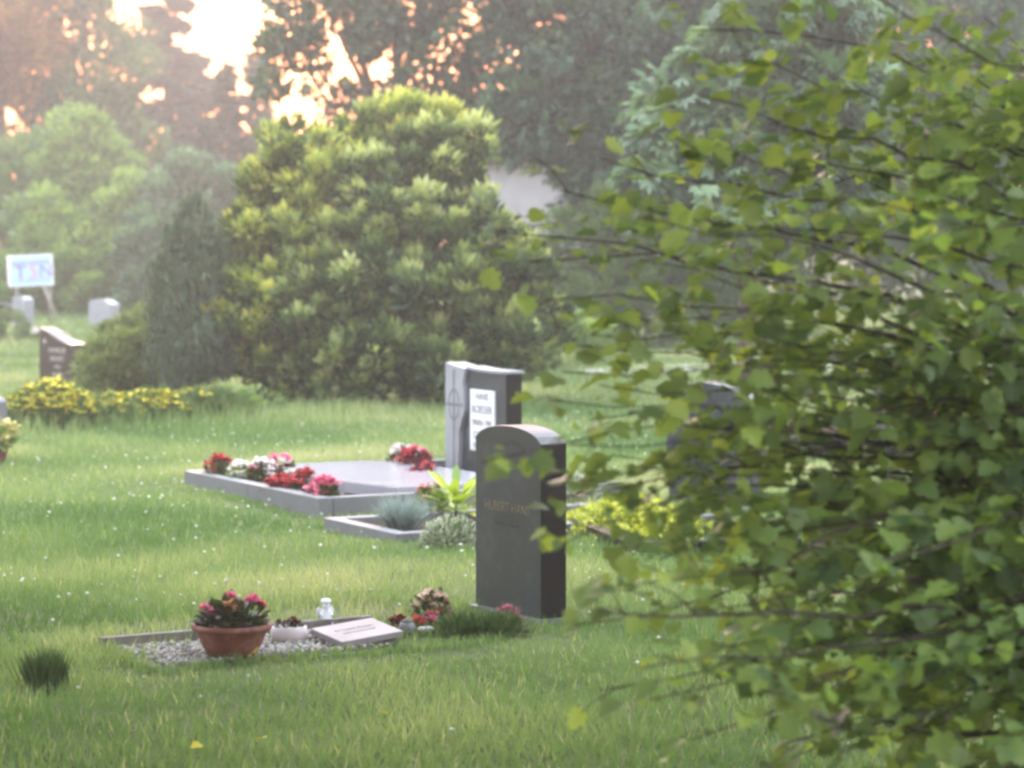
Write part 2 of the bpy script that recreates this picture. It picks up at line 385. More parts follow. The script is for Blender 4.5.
# clover heads: small pale balls on the lawn
OCT = (np.array([(1, 0, 0), (-1, 0, 0), (0, 1, 0), (0, -1, 0), (0, 0, 1), (0, 0, -1)], float),
       [(0, 2, 4), (2, 1, 4), (1, 3, 4), (3, 0, 4), (2, 0, 5), (1, 2, 5), (3, 1, 5), (0, 3, 5)])
def balls(name, pos, rad, mat, parent=None, rnd=None, squash=1.0, jitter=0.0):
    n = len(pos); t, tr = OCT
    rr = np.broadcast_to(np.asarray(rad, float), (n,))[:, None, None]
    V = pos[:, None, :] + t[None] * rr * np.array([1, 1, squash]) * (1 + jitter * rng.normal(size=(n, 6, 1)))
    T = (np.asarray(tr)[None] + (np.arange(n) * 6)[:, None, None]).reshape(-1, 3)
    return np_mesh(name, V.reshape(-1, 3), T, mat, parent, np.repeat(rng.random(n) if rnd is None else rnd, 6))
n = 2000
y = 8.5 + 20 * rng.random(n) ** .8; x = (rng.random(n) * 2 - 1) * (y * .195 + 1)
cl = np.sin(x * 1.7 + 2 * np.sin(y * .9)) * np.sin(y * 1.2 + x)
keep = (rng.random(n) < .25 + .6 * (cl > .1)) & ~(inside(F1, x, y, 0, 2, -.05, .7) | inside(F2, x, y, -.05, 2.3, -.05, 2.4) | inside(F3, x, y, -.05, 2.3, -.6, .5)) & ((y > 11.6) | (rng.random(n) < .25))
x, y = x[keep], y[keep]
tag(balls('clover_flowers', np.stack([x, y, gz(x, y) + .05 + .04 * rng.random(len(x))], 1), .006 + .006 * rng.random(len(x)), M['clover'], squash=.8),
    'tiny white clover heads scattered through the lawn', None, None, 'stuff')

# path beyond the graves on the right
pb = bmesh.new()
L = [(1.0, 34.3), (2.5, 34.5), (5, 35), (9, 36.5), (16, 40)]
va = [pb.verts.new((a, b, .012)) for a, b in L]; vb = [pb.verts.new((a - .2, b + 2.2, .012)) for a, b in L]
for i in range(len(L) - 1): pb.faces.new((va[i], va[i + 1], vb[i + 1], vb[i]))
tag(from_bm('path', pb, M['path']), 'pale gravel path behind the graves', None, None, 'structure')

# ------------------------------------------------------------------ foliage generators
def cloud(clumps, nsub, rsub, nleaf, flat=.75, up=.4, out=.7, droop=0.0, sub_in=.5, tw=.42):
    """leaf positions: clumps carry smaller clumps that carry leaves"""
    P_, D_, N_, Q_ = [], [], [], []
    C = np.array([c[:3] for c in clumps], float); RR = np.array([c[3:6] if len(c) >= 6 else (c[3],) * 3 for c in clumps], float)
    vol = RR.prod(1) ** (2 / 3); share = vol / vol.sum()
    for c, rr, s in zip(C, RR, share):
        k = max(3, int(nsub * s))
        dd = rdir(k)
        sc = c + dd * rr * (sub_in + (1 - sub_in) * rng.random((k, 1)) ** .6)
        sr = rsub * (.6 + .8 * rng.random(k))
        m = max(4, int(nleaf / nsub))
        e = rdir(k * m)
        pos = np.repeat(sc, m, 0) + e * np.repeat(sr, m)[:, None] * (.35 + .7 * rng.random((k * m, 1)) ** .5) * np.array([1, 1, flat])
        d = e * out + np.repeat(dd, m, 0) * .5 + rdir(k * m) * .5; d[:, 2] += up - droop
        P_.append(pos); D_.append(d); N_.append(e * .5 + rdir(k * m) * .6 + np.array([0, 0, .7]))
        tone = np.repeat(rng.random(k), m)
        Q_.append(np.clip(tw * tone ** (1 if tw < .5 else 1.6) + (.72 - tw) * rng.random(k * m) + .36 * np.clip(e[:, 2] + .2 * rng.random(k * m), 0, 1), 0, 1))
    return np.concatenate(P_), np.concatenate(D_), np.concatenate(N_), np.concatenate(Q_)
def keep_above(c, z=.0):
    k = c[0][:, 2] > z
    return tuple(a[k] for a in c)
def woody(name, label, cat, base, clumps, mat, leaf, nsub, rsub, nleaf, trunk_r=.12, group=None, shape=DIAMOND, ratio=.5, limbs=5, trunk_top=None,
          flat=.75, up=.4, droop=0.0, bark='bark', crown_name='crown', sub_in=.5, tw=.42):
    base = Vector(base)
    t = thing(name, label, cat, base, 0, group)
    cl = [tuple(np.array(c[:3]) - np.array(base)) + tuple(c[3:]) for c in clumps]
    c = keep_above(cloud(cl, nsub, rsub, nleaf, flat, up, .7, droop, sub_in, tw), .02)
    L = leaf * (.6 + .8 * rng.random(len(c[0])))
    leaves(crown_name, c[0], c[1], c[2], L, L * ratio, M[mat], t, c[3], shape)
    top = trunk_top or max(cl, key=lambda q: q[2])[2] * .78
    cm = np.mean([q[:3] for q in cl], 0)
    tp = bez(Vector((0, 0, -.05)), Vector((cm[0] * .2, cm[1] * .2, top * .5)), Vector((cm[0] * .6, cm[1] * .6, top)), 7)
    tube_obj('trunk', tp, [trunk_r * (1 - .8 * i / 6) for i in range(7)], M[bark], t, 8)
    order = sorted(range(len(cl)), key=lambda i: -np.prod(cl[i][3:]))[:limbs]
    for i in order:
        e = Vector(cl[i][:3]); k = max(1, min(5, int(6 * (e.z / max(top, .01)) * .55)))
        a = tp[k]
        if (e - a).length < .15: continue
        mid = (a + e) / 2 + Vector((0, 0, .12 * (e - a).length))
        tube_obj('limb', bez(a, mid, e, 6), [trunk_r * .5 * (1 - .85 * j / 5) for j in range(6)], M[bark], t, 6)
    return t
def C(px, py, d, rx, rz, ry=None):
    """clump: centre from picture, radii in pixels at that depth"""
    q = P(px, py, d); return (q.x, q.y, q.z, S(rx, d), S(ry if ry else (rx + rz) / 2, d), S(rz, d))

# ---- far left trees
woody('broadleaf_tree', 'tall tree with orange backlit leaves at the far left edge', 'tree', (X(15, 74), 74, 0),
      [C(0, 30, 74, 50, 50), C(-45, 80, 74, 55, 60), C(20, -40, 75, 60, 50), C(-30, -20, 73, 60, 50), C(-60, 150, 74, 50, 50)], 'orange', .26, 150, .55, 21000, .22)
woody('broadleaf_tree', 'tall thin-leaved green tree left of the dark spruce', 'tree', (X(85, 77), 77, 0),
      [C(70, 20, 77, 45, 40), C(95, 70, 78, 40, 45), C(60, 90, 76, 40, 40), C(85, -30, 77, 45, 40), C(60, 150, 76, 50, 50), C(128, 60, 79, 26, 36), C(110, 125, 79, 40, 40), C(30, 60, 77, 40, 40), C(125, 165, 78, 40, 40)], 'broad', .24, 120, .55, 15000, .2)
woody('broadleaf_tree', 'wide green tree standing left of the orange-leaved tree', 'tree', (X(-190, 72), 72, 0),
      [C(-180, 60, 72, 80, 70), C(-120, 140, 71, 60, 60), C(-230, 140, 72, 80, 70), C(-170, 220, 71, 90, 60), C(-110, 260, 70, 60, 40), C(-250, 260, 71, 70, 50)], 'broad', .26, 150, .55, 14000, .22)
woody('broadleaf_tree', 'second green tree further left of the orange-leaved tree', 'tree', (X(-380, 70), 70, 0),
      [C(-370, 60, 70, 90, 80), C(-330, 170, 70, 80, 70), C(-440, 170, 70, 90, 80), C(-370, 250, 69, 90, 55)], 'dark', .26, 130, .55, 12000, .22)
def spruce(name, label, px, d, top_py, halfpx, bot_py, mat, nbr, nl, lsize, dens=1.0, droop=.35, group=None):
    base = Vector((X(px, d), d, 0)); t = thing(name, label, 'tree', base, 0, group)
    H = P(px, top_py, d).z; z0 = max(.3, P(px, bot_py, d).z); Rm = S(halfpx, d)
    PP, DD, NN, QQ = [], [], [], []
    for i in range(nbr):
        f = (i / nbr) ** .9; z = z0 + (H - z0) * f
        az = rng.random() * 6.283; ln = Rm * (1 - f) ** .85 * (.6 + .55 * rng.random()) + .12
        m = int(nl / nbr * (.4 + 1.2 * (1 - f)) * dens)
        u = rng.random(m) ** .7
        dr = np.array([math.cos(az), math.sin(az), 0]); sd = np.array([-dr[1], dr[0], 0])
        spread = ln * (.16 if nbr < 80 else .28) * u * (1.15 - u) * 2
        pos = dr * (u * ln)[:, None] + sd * (rng.normal(size=m) * spread * .6)[:, None]
        pos[:, 2] += z - droop * ln * u ** 1.3 + .18 * ln * u ** 3 - np.abs(rng.normal(size=m)) * (.085 if nbr < 80 else .16) * ln * (1 - u * .6)
        dd = dr * .6 + rdir(m) * .6; dd[:, 2] -= .35
        PP.append(pos); DD.append(dd); NN.append(rdir(m) * .6 + np.array([0, 0, .8])); QQ.append(np.clip(.5 * rng.random() + .5 * rng.random(m), 0, 1))
    pos = np.concatenate(PP); L = lsize * (.6 + .8 * rng.random(len(pos)))
    leaves('crown', pos, np.concatenate(DD), np.concatenate(NN), L, L * .34, M[mat], t, np.concatenate(QQ))
    tube_obj('trunk', [(0, 0, -.05), (0, 0, H * .5), (.02, 0, H * .98)], [.022 * H, .013 * H, .01], M['bark'], t, 8)
    return t
spruce('spruce_tree', 'tall dark spruce with pink sky showing between its boughs', 168, 82, -60, 112, 265, 'spruce', 78, 46000, .30)
spruce('cypress_tree', 'narrow brown-green conifer right of the tall spruce, the shorter of two', 228, 70, 62, 44, 290, 'cypress', 120, 14000, .22, 1, .1)
spruce('cypress_tree', 'narrow brown-green conifer with its tip against the bright sky', 257, 72, 50, 38, 290, 'cypress', 120, 14000, .22, 1, .1)
spruce('cypress_tree', 'small dark conifer hidden low between spruce and golden shrub', 205, 66, 120, 40, 300, 'spruce', 90, 6500, .2, 1, .2)
woody('hazel_bush', 'tall pale green pyramid bush standing behind the blue sign', 'bush', (X(85, 62), 62, 0),
      [C(84, 135, 62, 22, 34), C(85, 185, 62, 55, 45), C(60, 220, 61, 45, 50), C(120, 225, 61, 55, 55), C(90, 270, 60, 60, 45), C(150, 270, 61, 45, 50), C(40, 285, 61, 40, 40)],
      'pale', .17, 240, .4, 30000, .09, None, DIAMOND, .55, 5)
woody('leafy_bush', 'dark green bush behind the sign at the left edge', 'bush', (X(15, 66), 66, 0),
      [C(20, 190, 66, 45, 50), C(-20, 230, 66, 50, 60), C(25, 255, 65, 45, 50), C(-50, 180, 67, 50, 60), C(50, 150, 68, 35, 40)], 'broad', .18, 160, .45, 18000, .1)
woody('leafy_bush', 'blue-green bush between the sign bush and the golden shrub', 'bush', (X(195, 60), 60, 0),
      [C(195, 200, 60, 50, 40), C(180, 250, 59, 55, 50), C(235, 240, 60, 45, 55), C(215, 290, 59, 60, 30), C(160, 290, 58, 40, 25)], 'dark', .17, 150, .4, 20000, .1)
woody('leafy_bush', 'low bright green bush at the lawn edge under the tall bush', 'bush', (X(125, 59), 59, 0),
      [C(105, 285, 59, 32, 20), C(140, 280, 59, 40, 28), C(175, 290, 59, 35, 25)], 'pale', .12, 50, .26, 4500, .05)

# ---- big dark trees behind the yews
woody('maple_tree', 'large dark tree arching over the golden shrub with sunset gaps', 'tree', (X(400, 46), 46, 0),
      [C(330, 20, 46, 65, 45), C(290, 60, 46, 40, 32), C(400, -10, 47, 75, 55), C(470, 20, 46, 70, 55), C(440, 95, 46, 55, 28), C(350, 105, 47, 40, 22), C(500, 100, 46, 40, 45), C(310, -60, 47, 80, 50),
       C(450, -90, 47, 100, 60), C(385, 150, 47, 40, 25)], 'dark', .15, 260, .32, 24000, .22, None, OVAL, .55, 7, None, .7, .2, .2, 'bark', 'crown', .45, .6)
woody('maple_tree', 'dense dark tree hanging over the pale house', 'tree', (X(612, 44), 44, 0),
      [C(560, 20, 44, 70, 60), C(620, 60, 44, 70, 60), C(540, 110, 44, 45, 45), C(600, 130, 44, 60, 50), C(660, 120, 44, 60, 55), C(580, 190, 44, 35, 25), C(620, 200, 44, 40, 30), C(660, 20, 45, 80, 60),
       C(560, -70, 45, 110, 70), C(700, -50, 45, 110, 70), C(720, 180, 45, 50, 50)], 'dark', .17, 420, .38, 60000, .2, None, OVAL, .55, 7, None, .7, .2, .2, 'bark', 'crown', .45, .6)
woody('chestnut_tree', 'blue-green chestnut tree with broad drooping leaves behind the near shrub', 'tree', (X(745, 30), 30, 0),
      [C(740, 60, 30, 70, 42), C(690, 130, 30, 55, 55), C(760, 130, 30, 75, 60), C(830, 110, 30, 60, 70), C(665, 185, 29.5, 35, 26), C(745, 195, 29.5, 55, 30), C(800, 20, 30, 70, 50), C(820, 200, 30, 55, 40)],
      'chestnut', .17, 240, .26, 10000, .10, None, PALM, .95, 6, None, .7, .0, .5, 'bark', 'crown', .4, .6)
woody('leafy_tree', 'dark tree behind the chestnut at the right edge', 'tree', (X(930, 48), 48, 0),
      [C(880, 60, 48, 90, 70), C(960, 120, 48, 90, 80), C(1040, 60, 48, 90, 80), C(900, 190, 48, 80, 60), C(1010, 220, 48, 90, 60), C(950, -30, 48, 120, 70)], 'dark', .2, 280, .5, 30000, .2)
woody('leafy_bush', 'dark bush at the house corner behind the near shrub', 'bush', (X(650, 47), 47, 0),
      [C(590, 285, 47, 45, 32), C(640, 270, 47, 50, 42), C(700, 275, 47, 55, 45), C(550, 300, 46.5, 35, 25)], 'hedge', .10, 110, .26, 10000, .07)
woody('leafy_bush', 'mid green bush in front of the trunks right of the pale house', 'bush', (X(625, 42), 42, 0),
      [C(585, 240, 42, 36, 36), C(625, 225, 42, 42, 45), C(680, 240, 42, 50, 55), C(600, 300, 41.8, 50, 36), C(660, 300, 41.8, 55, 38), C(730, 270, 42, 50, 60), C(555, 275, 42, 26, 30)], 'broad', .11, 200, .24, 16000, .07, None, DIAMOND, .5, 5, None, .75, .4, 0, 'bark', 'crown', .5, .55)
woody('leafy_bush', 'broad dark bush far behind the polished ledger', 'bush', (X(860, 47), 47, 0),
      [C(770, 280, 47, 55, 45), C(840, 265, 47, 60, 60), C(860, 225, 47.5, 50, 45), C(800, 225, 47.5, 45, 40), C(930, 220, 47.5, 50, 45), C(920, 275, 47, 60, 50), C(1000, 270, 47, 60, 55)], 'hedge', .12, 190, .28, 17000, .07)
woody('leafy_bush', 'pale green bush between yew and path', 'bush', (X(560, 36), 36, 0),
      [C(545, 325, 36, 30, 20), C(580, 335, 36, 28, 16), C(520, 310, 36.5, 30, 26)], 'pale', .09, 60, .18, 5000, .04)

# ---- yew group
def ragged(cl, n, lo=.06, hi=.20):
    out = list(cl)
    for i in range(n):
        c = cl[int(rng.integers(len(cl)))]; d = rdir(1)[0]; d[2] = abs(d[2]) * 1.2 + .1; d /= np.linalg.norm(d)
        r_ = lo + (hi - lo) * rng.random()
        q = np.array(c[:3]) + d * np.array(c[3:6]) * (1.0 + .15 * rng.random())
        out.append((q[0], q[1], q[2], r_ * .8, r_ * .8, r_ * 1.3))
    return out

woody('yew_bush', 'big dark yew with pale fresh tips beside the cross-marked headstone', 'bush', (X(430, 28.5), 28.5, 0),
      ragged([C(400, 190, 28.5, 50, 45), C(425, 192, 28.5, 34, 36), C(380, 240, 28.2, 55, 45), C(450, 245, 28, 60, 45), C(350, 300, 27.8, 60, 50), C(420, 310, 27.6, 60, 50), C(490, 290, 27.8, 50, 50), C(500, 345, 27.6, 45, 40),
       C(440, 365, 27.4, 60, 40), C(360, 360, 27.4, 60, 42), C(300, 350, 27.6, 50, 45), C(452, 232, 28.5, 26, 28), C(530, 330, 28, 30, 35), C(470, 160, 28.5, 14, 16), C(460, 192, 28.4, 12, 14), C(496, 262, 28.2, 16, 16), C(535, 285, 28, 14, 14), C(430, 150, 28.6, 14, 18)], 70),
      'yew', .11, 620, .115, 50000, .09, None, DIAMOND, .44, 9, None, 1.0, .6, 0, 'bark', 'foliage', .4, .62)
woody('golden_yew', 'golden green yew rising highest behind the dark yew', 'bush', (X(405, 30), 30, 0),
      ragged([C(385, 112, 30, 10, 18), C(372, 128, 30, 14, 16), C(410, 126, 30, 16, 16), C(350, 150, 30, 13, 16), C(335, 170, 30, 12, 14), C(445, 130, 30, 14, 14), C(390, 145, 30, 34, 26), C(360, 175, 30, 34, 30), C(425, 152, 30, 38, 28), C(390, 175, 30, 55, 35), C(422, 185, 30, 34, 33), C(335, 200, 29.8, 30, 34), C(310, 250, 29.6, 40, 40), C(330, 165, 29.8, 30, 26)], 40),
      'golden', .11, 360, .11, 25000, .08, None, DIAMOND, .44, 6, None, 1.05, .65, 0, 'bark', 'foliage', .4, .6)
woody('golden_yew', 'golden green shrub between columnar conifer and dark yew', 'bush', (X(275, 28.3), 28.3, 0),
      ragged([C(262, 195, 28.6, 14, 16), C(285, 160, 28.6, 14, 20), C(310, 190, 28.5, 14, 18), C(278, 200, 28.6, 28, 26), C(258, 240, 28.4, 26, 32), C(300, 225, 28.4, 34, 34), C(270, 275, 28.2, 45, 40), C(250, 330, 28, 36, 45), C(310, 290, 28, 40, 38), C(285, 365, 27.9, 50, 32), C(305, 175, 28.8, 26, 24)], 45),
      'golden', .11, 320, .11, 23000, .07, None, DIAMOND, .44, 6, None, 1.05, .65, 0, 'bark', 'foliage', .4, .6)
woody('seedling', 'leafy green seedling at the foot of the golden shrub', 'plant', (X(250, 26.3), 26.3, 0),
      [C(240, 398, 26.3, 14, 16), C(258, 402, 26.3, 14, 13)], 'pale', .07, 14, .08, 260, .012, None, OVAL, .5, 2, None, .8, .2, 0, 'bark', 'foliage')

# ---- columnar conifer: upright sprays
def column(label, px, d, top_py, base_py, half, n, mat, lsz):
    base = Vector((X(px, d), d, 0)); t = thing('columnar_conifer', label, 'tree', base)
    H = P(px, top_py, d).z; Rm = S(half, d)
    k = 130
    zc = rng.random(k) ** .85; az = rng.random(k) * 6.283
    prof = np.clip(1 - zc ** 3.2, 0, 1) * (1.0 - .22 * zc)
    sc = np.stack([np.cos(az) * prof * Rm * (.65 + .35 * rng.random(k)), np.sin(az) * prof * Rm * (.65 + .35 * rng.random(k)), .05 + zc * (H - .35)], 1)
    m = n // k
    u = rng.random((k, m)) ; ln = (.35 + .5 * rng.random(k))
    wid = .10 * np.sqrt(np.clip(1 - u, 0, 1)) * (.4 + u * 1.2)
    e = rng.normal(size=(k, m, 3)); e[:, :, 2] = 0
    pos = sc[:, None, :] + e * wid[:, :, None]
    pos[:, :, 2] += u * ln[:, None]
    pos[:, :, :2] += (sc[:, None, :2] * .12) * u[:, :, None]
    pos = pos.reshape(-1, 3); dd = rdir(len(pos)) * .45; dd[:, 2] += 1
    L = lsz * (.6 + .8 * rng.random(len(pos)))
    nn = rdir(len(pos)); nn[:, :2] += np.repeat(sc[:, :2] / Rm, m, 0)
    leaves('foliage', pos, dd, nn, L, L * .3, M[mat], t, np.clip(np.repeat(rng.random(k) * .5, m) + .5 * rng.random(len(pos)), 0, 1))
    tube_obj('trunk', [(0, 0, -.05), (0, 0, H * .9)], [.05, .015], M['bark'], t)
column('slender dark columnar conifer standing behind the yellow flowers', 196, 28.0, 240, 405, 45, 34000, 'juniper', .085)
woody('juniper_bush', 'rounded olive juniper bush beside the brown headstone', 'bush', (X(118, 29.5), 29.5, 0),
      [C(127, 343, 28.6, 32, 26), C(112, 368, 28.4, 30, 28), C(145, 370, 29, 40, 32), C(142, 326, 29.5, 22, 14), C(102, 388, 28.6, 22, 16), C(160, 335, 29, 30, 30)],
      'box', .08, 200, .13, 20000, .06, None, DIAMOND, .34, 5, None, .6, .5, 0, 'bark', 'foliage', .6)
woody('box_ball', 'clipped round box bush at the left edge before the grey stele', 'bush', (X(8, 44), 44, 0),
      [C(8, 329, 44, 18, 16), C(-14, 330, 44, 18, 16)], 'boxball', .05, 60, .09, 5000, .04, None, DIAMOND, .5, 2, None, .8, .3, 0, 'bark', 'foliage', .8)

# ---- flowers helper
def blooms(centres, size, petals):
    """petal rosettes around each centre -> pos, dir, nrm, len"""
    n = len(centres); c = np.repeat(np.asarray(centres), petals, 0)
    e = rdir(n * petals); e[:, 2] = np.abs(e[:, 2]) * .8 + .1
    s = np.repeat(np.broadcast_to(np.asarray(size, float), (n,)), petals)
    return c + e * s[:, None] * .15, e, rdir(n * petals) * .5 + np.array([0, 0, 1]), s
def plant(name, label, base, r, h, leafmat, nleaf, leafl, flowers=(), group=None, ratio=.6, shape=OVAL, cat='plant', up=.3):
    """low plant: foliage mound with blossoms; flowers = [(material, count, size, spread lo, hi)]"""
    t = thing(name, label, cat, base, 0, group)
    e = rdir(nleaf); e[:, 2] = np.abs(e[:, 2])
    q = rng.random((nleaf, 1)) ** .45
    pos = e * q * np.array([r, r, h]); pos[:, 2] *= .9; pos[:, 2] += .01
    d = e * .9 + rdir(nleaf) * .5; d[:, 2] += up
    L = leafl * (.6 + .7 * rng.random(nleaf))
    leaves('foliage', pos, d, rdir(nleaf) * .5 + np.array([0, 0, 1]), L, L * ratio, M[leafmat], t, None, shape)
    tube_obj('stem', [(0, 0, -.03), (0, 0, h * .7)], [max(.004, r * .05), .003], M['twig'], t, 5)
    for (fm, k, s, lo, hi) in flowers:
        az = rng.random(k) * 6.283; el = lo + (hi - lo) * rng.random(k)
        cc = np.stack([np.cos(az) * np.cos(el) * r, np.sin(az) * np.cos(el) * r, np.sin(el) * h + s * .2], 1)
        b = blooms(cc, s * (.75 + .5 * rng.random(k)), 11)
        leaves('blossom', b[0], b[1], b[2], b[3], b[3] * .75, M[fm], t, None, OVAL)
    return t

# ------------------------------------------------------------------ headstone of the small grave (main stone)
u1 = F1[1]; y1 = yaw(F1)
# local axes of a headstone thing: local -Y is the inscribed face, local X runs along the face; face normal = -u
def stone_rot(F): return yaw(F) - R(90)
W1, T1, H1 = .60, .138, .885
corner = Vector((.132, 12.0, 0))
v1 = F1[2]
sc_ = corner - v1 * (W1 / 2) + u1 * (T1 / 2)
hs = thing('headstone', 'dark grey granite headstone with arched top and worn gold name, nearest to the camera', 'headstone', sc_, stone_rot(F1), 'granite headstones')
def arch_outline(w, h, rise, n=14):
    o = [(-w / 2, 0), (w / 2, 0)]
    for i in range(n + 1):
        a = -1 + 2 * i / n
        o.append((-a * w / 2, h - rise + rise * math.sqrt(max(0, 1 - (a * .98) ** 2)) ** 1.0))
    return o
bo = from_bm('body', prism_bm([(x, z + .014) for x, z in arch_outline(W1, H1 - .014, .085)], -T1 / 2, T1 / 2, .004), M['granite_dark'], hs)
bo.data.materials.append(M['granite_black'])
for f in bo.data.polygons:                                         # polished black flanks, honed grey face
    if abs(f.normal.x) > .9: f.material_index = 1
from_bm('plinth', box_bm(-W1 / 2 - .012, W1 / 2 + .012, -T1 / 2 - .03, T1 / 2 + .012, -.08, .012, .004), M['granite_mid'], hs)
rot_t = (R(90), 0, 0)
text_obj('lettering', 'HUBERT HANS', .062, M['letter_gold'], bo, (-.005, -T1 / 2 - .001, .50), rot_t)
text_obj('lettering', '* 1921   + 1994', .036, M['letter_grey'], bo, (-.02, -T1 / 2 - .001, .425), rot_t)
text_obj('lettering', 'RUHE SANFT', .04, M['letter_grey'], bo, (.04, -T1 / 2 - .001, .73), rot_t)

# small grave: kerbs, gravel, bowl ...
kb = thing('grave_border', 'narrow weathered kerb around the small gravel grave', 'grave border', F1[0], y1, 'grave borders')
def kerb(parent, a0, a1, b0, b1, h, mat, z0=-.06): # local x along u, local -y along v
    return from_bm('kerb_stone', box_bm(a0, a1, -b1, -b0, z0, h, .006), M[mat], parent)
kerb(kb, 0, 1.30, 0, .045, .062, 'concrete'); kerb(kb, 0, 1.02, .60, .645, .008, 'concrete'); kerb(kb, 0.0, .05, .048, .597, .016, 'concrete')
n = 2900
a = .05 + 1.05 * rng.random(n); b = .05 + .55 * rng.random(n)
pp = np.array(F1[0])[None] + a[:, None] * np.array(u1) + b[:, None] * np.array(v1)
pp[:, 2] = .012 + .014 * rng.random(n)
tag(balls('gravel', pp, .008 + .009 * rng.random(n) ** 2, M['gravel'], squash=.7, jitter=.25), 'pale gravel filling the small grave', None, None, 'stuff')

# terracotta bowl of begonias
bp = G(232, 660); bp.z = .015
fb = thing('flower_bowl', 'terracotta bowl planted with pink and peach begonias', 'flower bowl', bp)
bowl = from_bm('bowl', lathe_bm([(.085, 0), (.098, .004), (.128, .06), (.150, .115), (.153, .120), (.150, .119), (.140, .11), (.12, .07), (.05, .06)], 40), M['terracotta'], fb, True)
from_bm('rim', lathe_bm([(.151, .114), (.166, .117), (.169, .126), (.167, .137), (.160, .141), (.153, .138), (.148, .118)], 40), M['terracotta'], bowl, True)
from_bm('soil', lathe_bm([(.12, .10), (.146, .118), (.08, .13), (.01, .135)], 24), M['soil'], fb, True)
n = 330
e = rdir(n); e[:, 2] = np.abs(e[:, 2]); pos = e * rng.random((n, 1)) ** .5 * np.array([.135, .135, .095]) + np.array([0, 0, .125])
L = .05 * (.6 + .7 * rng.random(n))
leaves('foliage', pos, e + rdir(n) * .5 + np.array([0, 0, .2]), rdir(n) * .5 + np.array([0, 0, 1]), L, L * .7, M['bowl_leaf'], fb, None, OVAL)
for (dx, dy, dz, s, m) in ((-.105, -.03, .195, .042, 'pink_bloom'), (-.085, -.07, .185, .034, 'pink_bloom'), (-.01, .03, .235, .040, 'pink_bloom'), (-.005, -.05, .215, .046, 'peach_bloom'), (.02, -.06, .195, .036, 'peach_bloom'),
                        (.085, .0, .225, .046, 'pink_bloom'), (.11, .02, .21, .036, 'red_bloom'), (.125, .05, .20, .03, 'peach_bloom'), (-.045, -.09, .17, .02, 'white_bloom')):
    b_ = blooms([(dx, dy, dz)], s, 26)
    leaves('blossom', b_[0], b_[1], b_[2], b_[3] * .8, b_[3] * .8, M[m], fb, None, OVAL)
# yellow leaf leaning on the bowl
def loose_leaf(label, p, size, d, nrm, mat='fallen', group='fallen yellow leaves'):
    o = leaves('fallen_leaf', [(0, 0, 0)], [d], [nrm], size, size * .8, M[mat], None, np.array([.5]), LOBED)
    o.location = p
    return tag(o, label, 'leaf', group)
q = at(F1, .70, .72)
q = G(241, 662)
loose_leaf('bright yellow leaf leaning against the terracotta bowl', (q.x, q.y, .05), .075, (1, -.1, .15), (0, -1, .35), group=None)
for (px, py, lab) in ((201, 765, 'yellow leaf on the grass at the bottom left edge'), (264, 758, 'yellow leaf on the grass right of the bottom left one'), (384, 732, 'pale yellow leaf on the grass below the tilted plaque')):
    q = G(px, py); loose_leaf(lab, (q.x, q.y, .07), .045, rdir(1)[0] * np.array([1, 1, .2]), (0.2, -.5, 1))

# oval planter with dark red flowers
q = G(289, 646); q.z = .022
pl = thing('oval_planter', 'pale oval planter with dark red flowers beside the terracotta bowl', 'planter', q, R(12))
from_bm('pot', lathe_bm([(.062, 0), (.072, .004), (.08, .035), (.078, .062), (.075, .064), (.07, .058), (.05, .05)], 32, 1, .7), M['ceramic_pale'], pl, True)
n = 70
e = rdir(n); e[:, 2] = np.abs(e[:, 2])
pos = e * rng.random((n, 1)) ** .5 * np.array([.06, .04, .035]) + np.array([0, 0, .055])
leaves('foliage', pos, e + rdir(n) * .5, rdir(n) + np.array([0, 0, 1]), .022, .016, M['bowl_leaf'], pl, None, OVAL)
b_ = blooms(np.array([(-.04, 0, .075), (.0, -.01, .08), (.02, .015, .085), (.035, -.01, .075)]), .022, 12)
leaves('blossom', b_[0], b_[1], b_[2], b_[3], b_[3] * .8, M['maroon'], pl, None, OVAL)

# tilted memorial plaque
cA, cB, cC, cD = G(312, 645), G(357, 652), G(404, 634), G(352, 627)
pq = thing('memorial_plaque', 'pale rose stone plaque lying tilted on the small grave', 'plaque', G(357, 646), y1 + R(4))
bm = box_bm(-.155, .155, -.13, .13, -.014, .014, .004)
sl = from_bm('slab', bm, M['stone_rose'], pq, False, (0, 0, .058)); sl.rotation_euler = (R(6), R(-4), 0)
for k, tx in enumerate(('IN LIEBEVOLLER', 'ERINNERUNG')):
    text_obj('lettering', tx, .026, M['letter_pale'], sl, (0, .03 - .05 * k, .0145), (0, 0, R(-90) + R(90)))
from_bm('wedge', prism_bm([(-.14, 0.0), (.14, 0.0), (.14, .052), (-.14, .022)], -.10, .10), M['concrete'], pq)

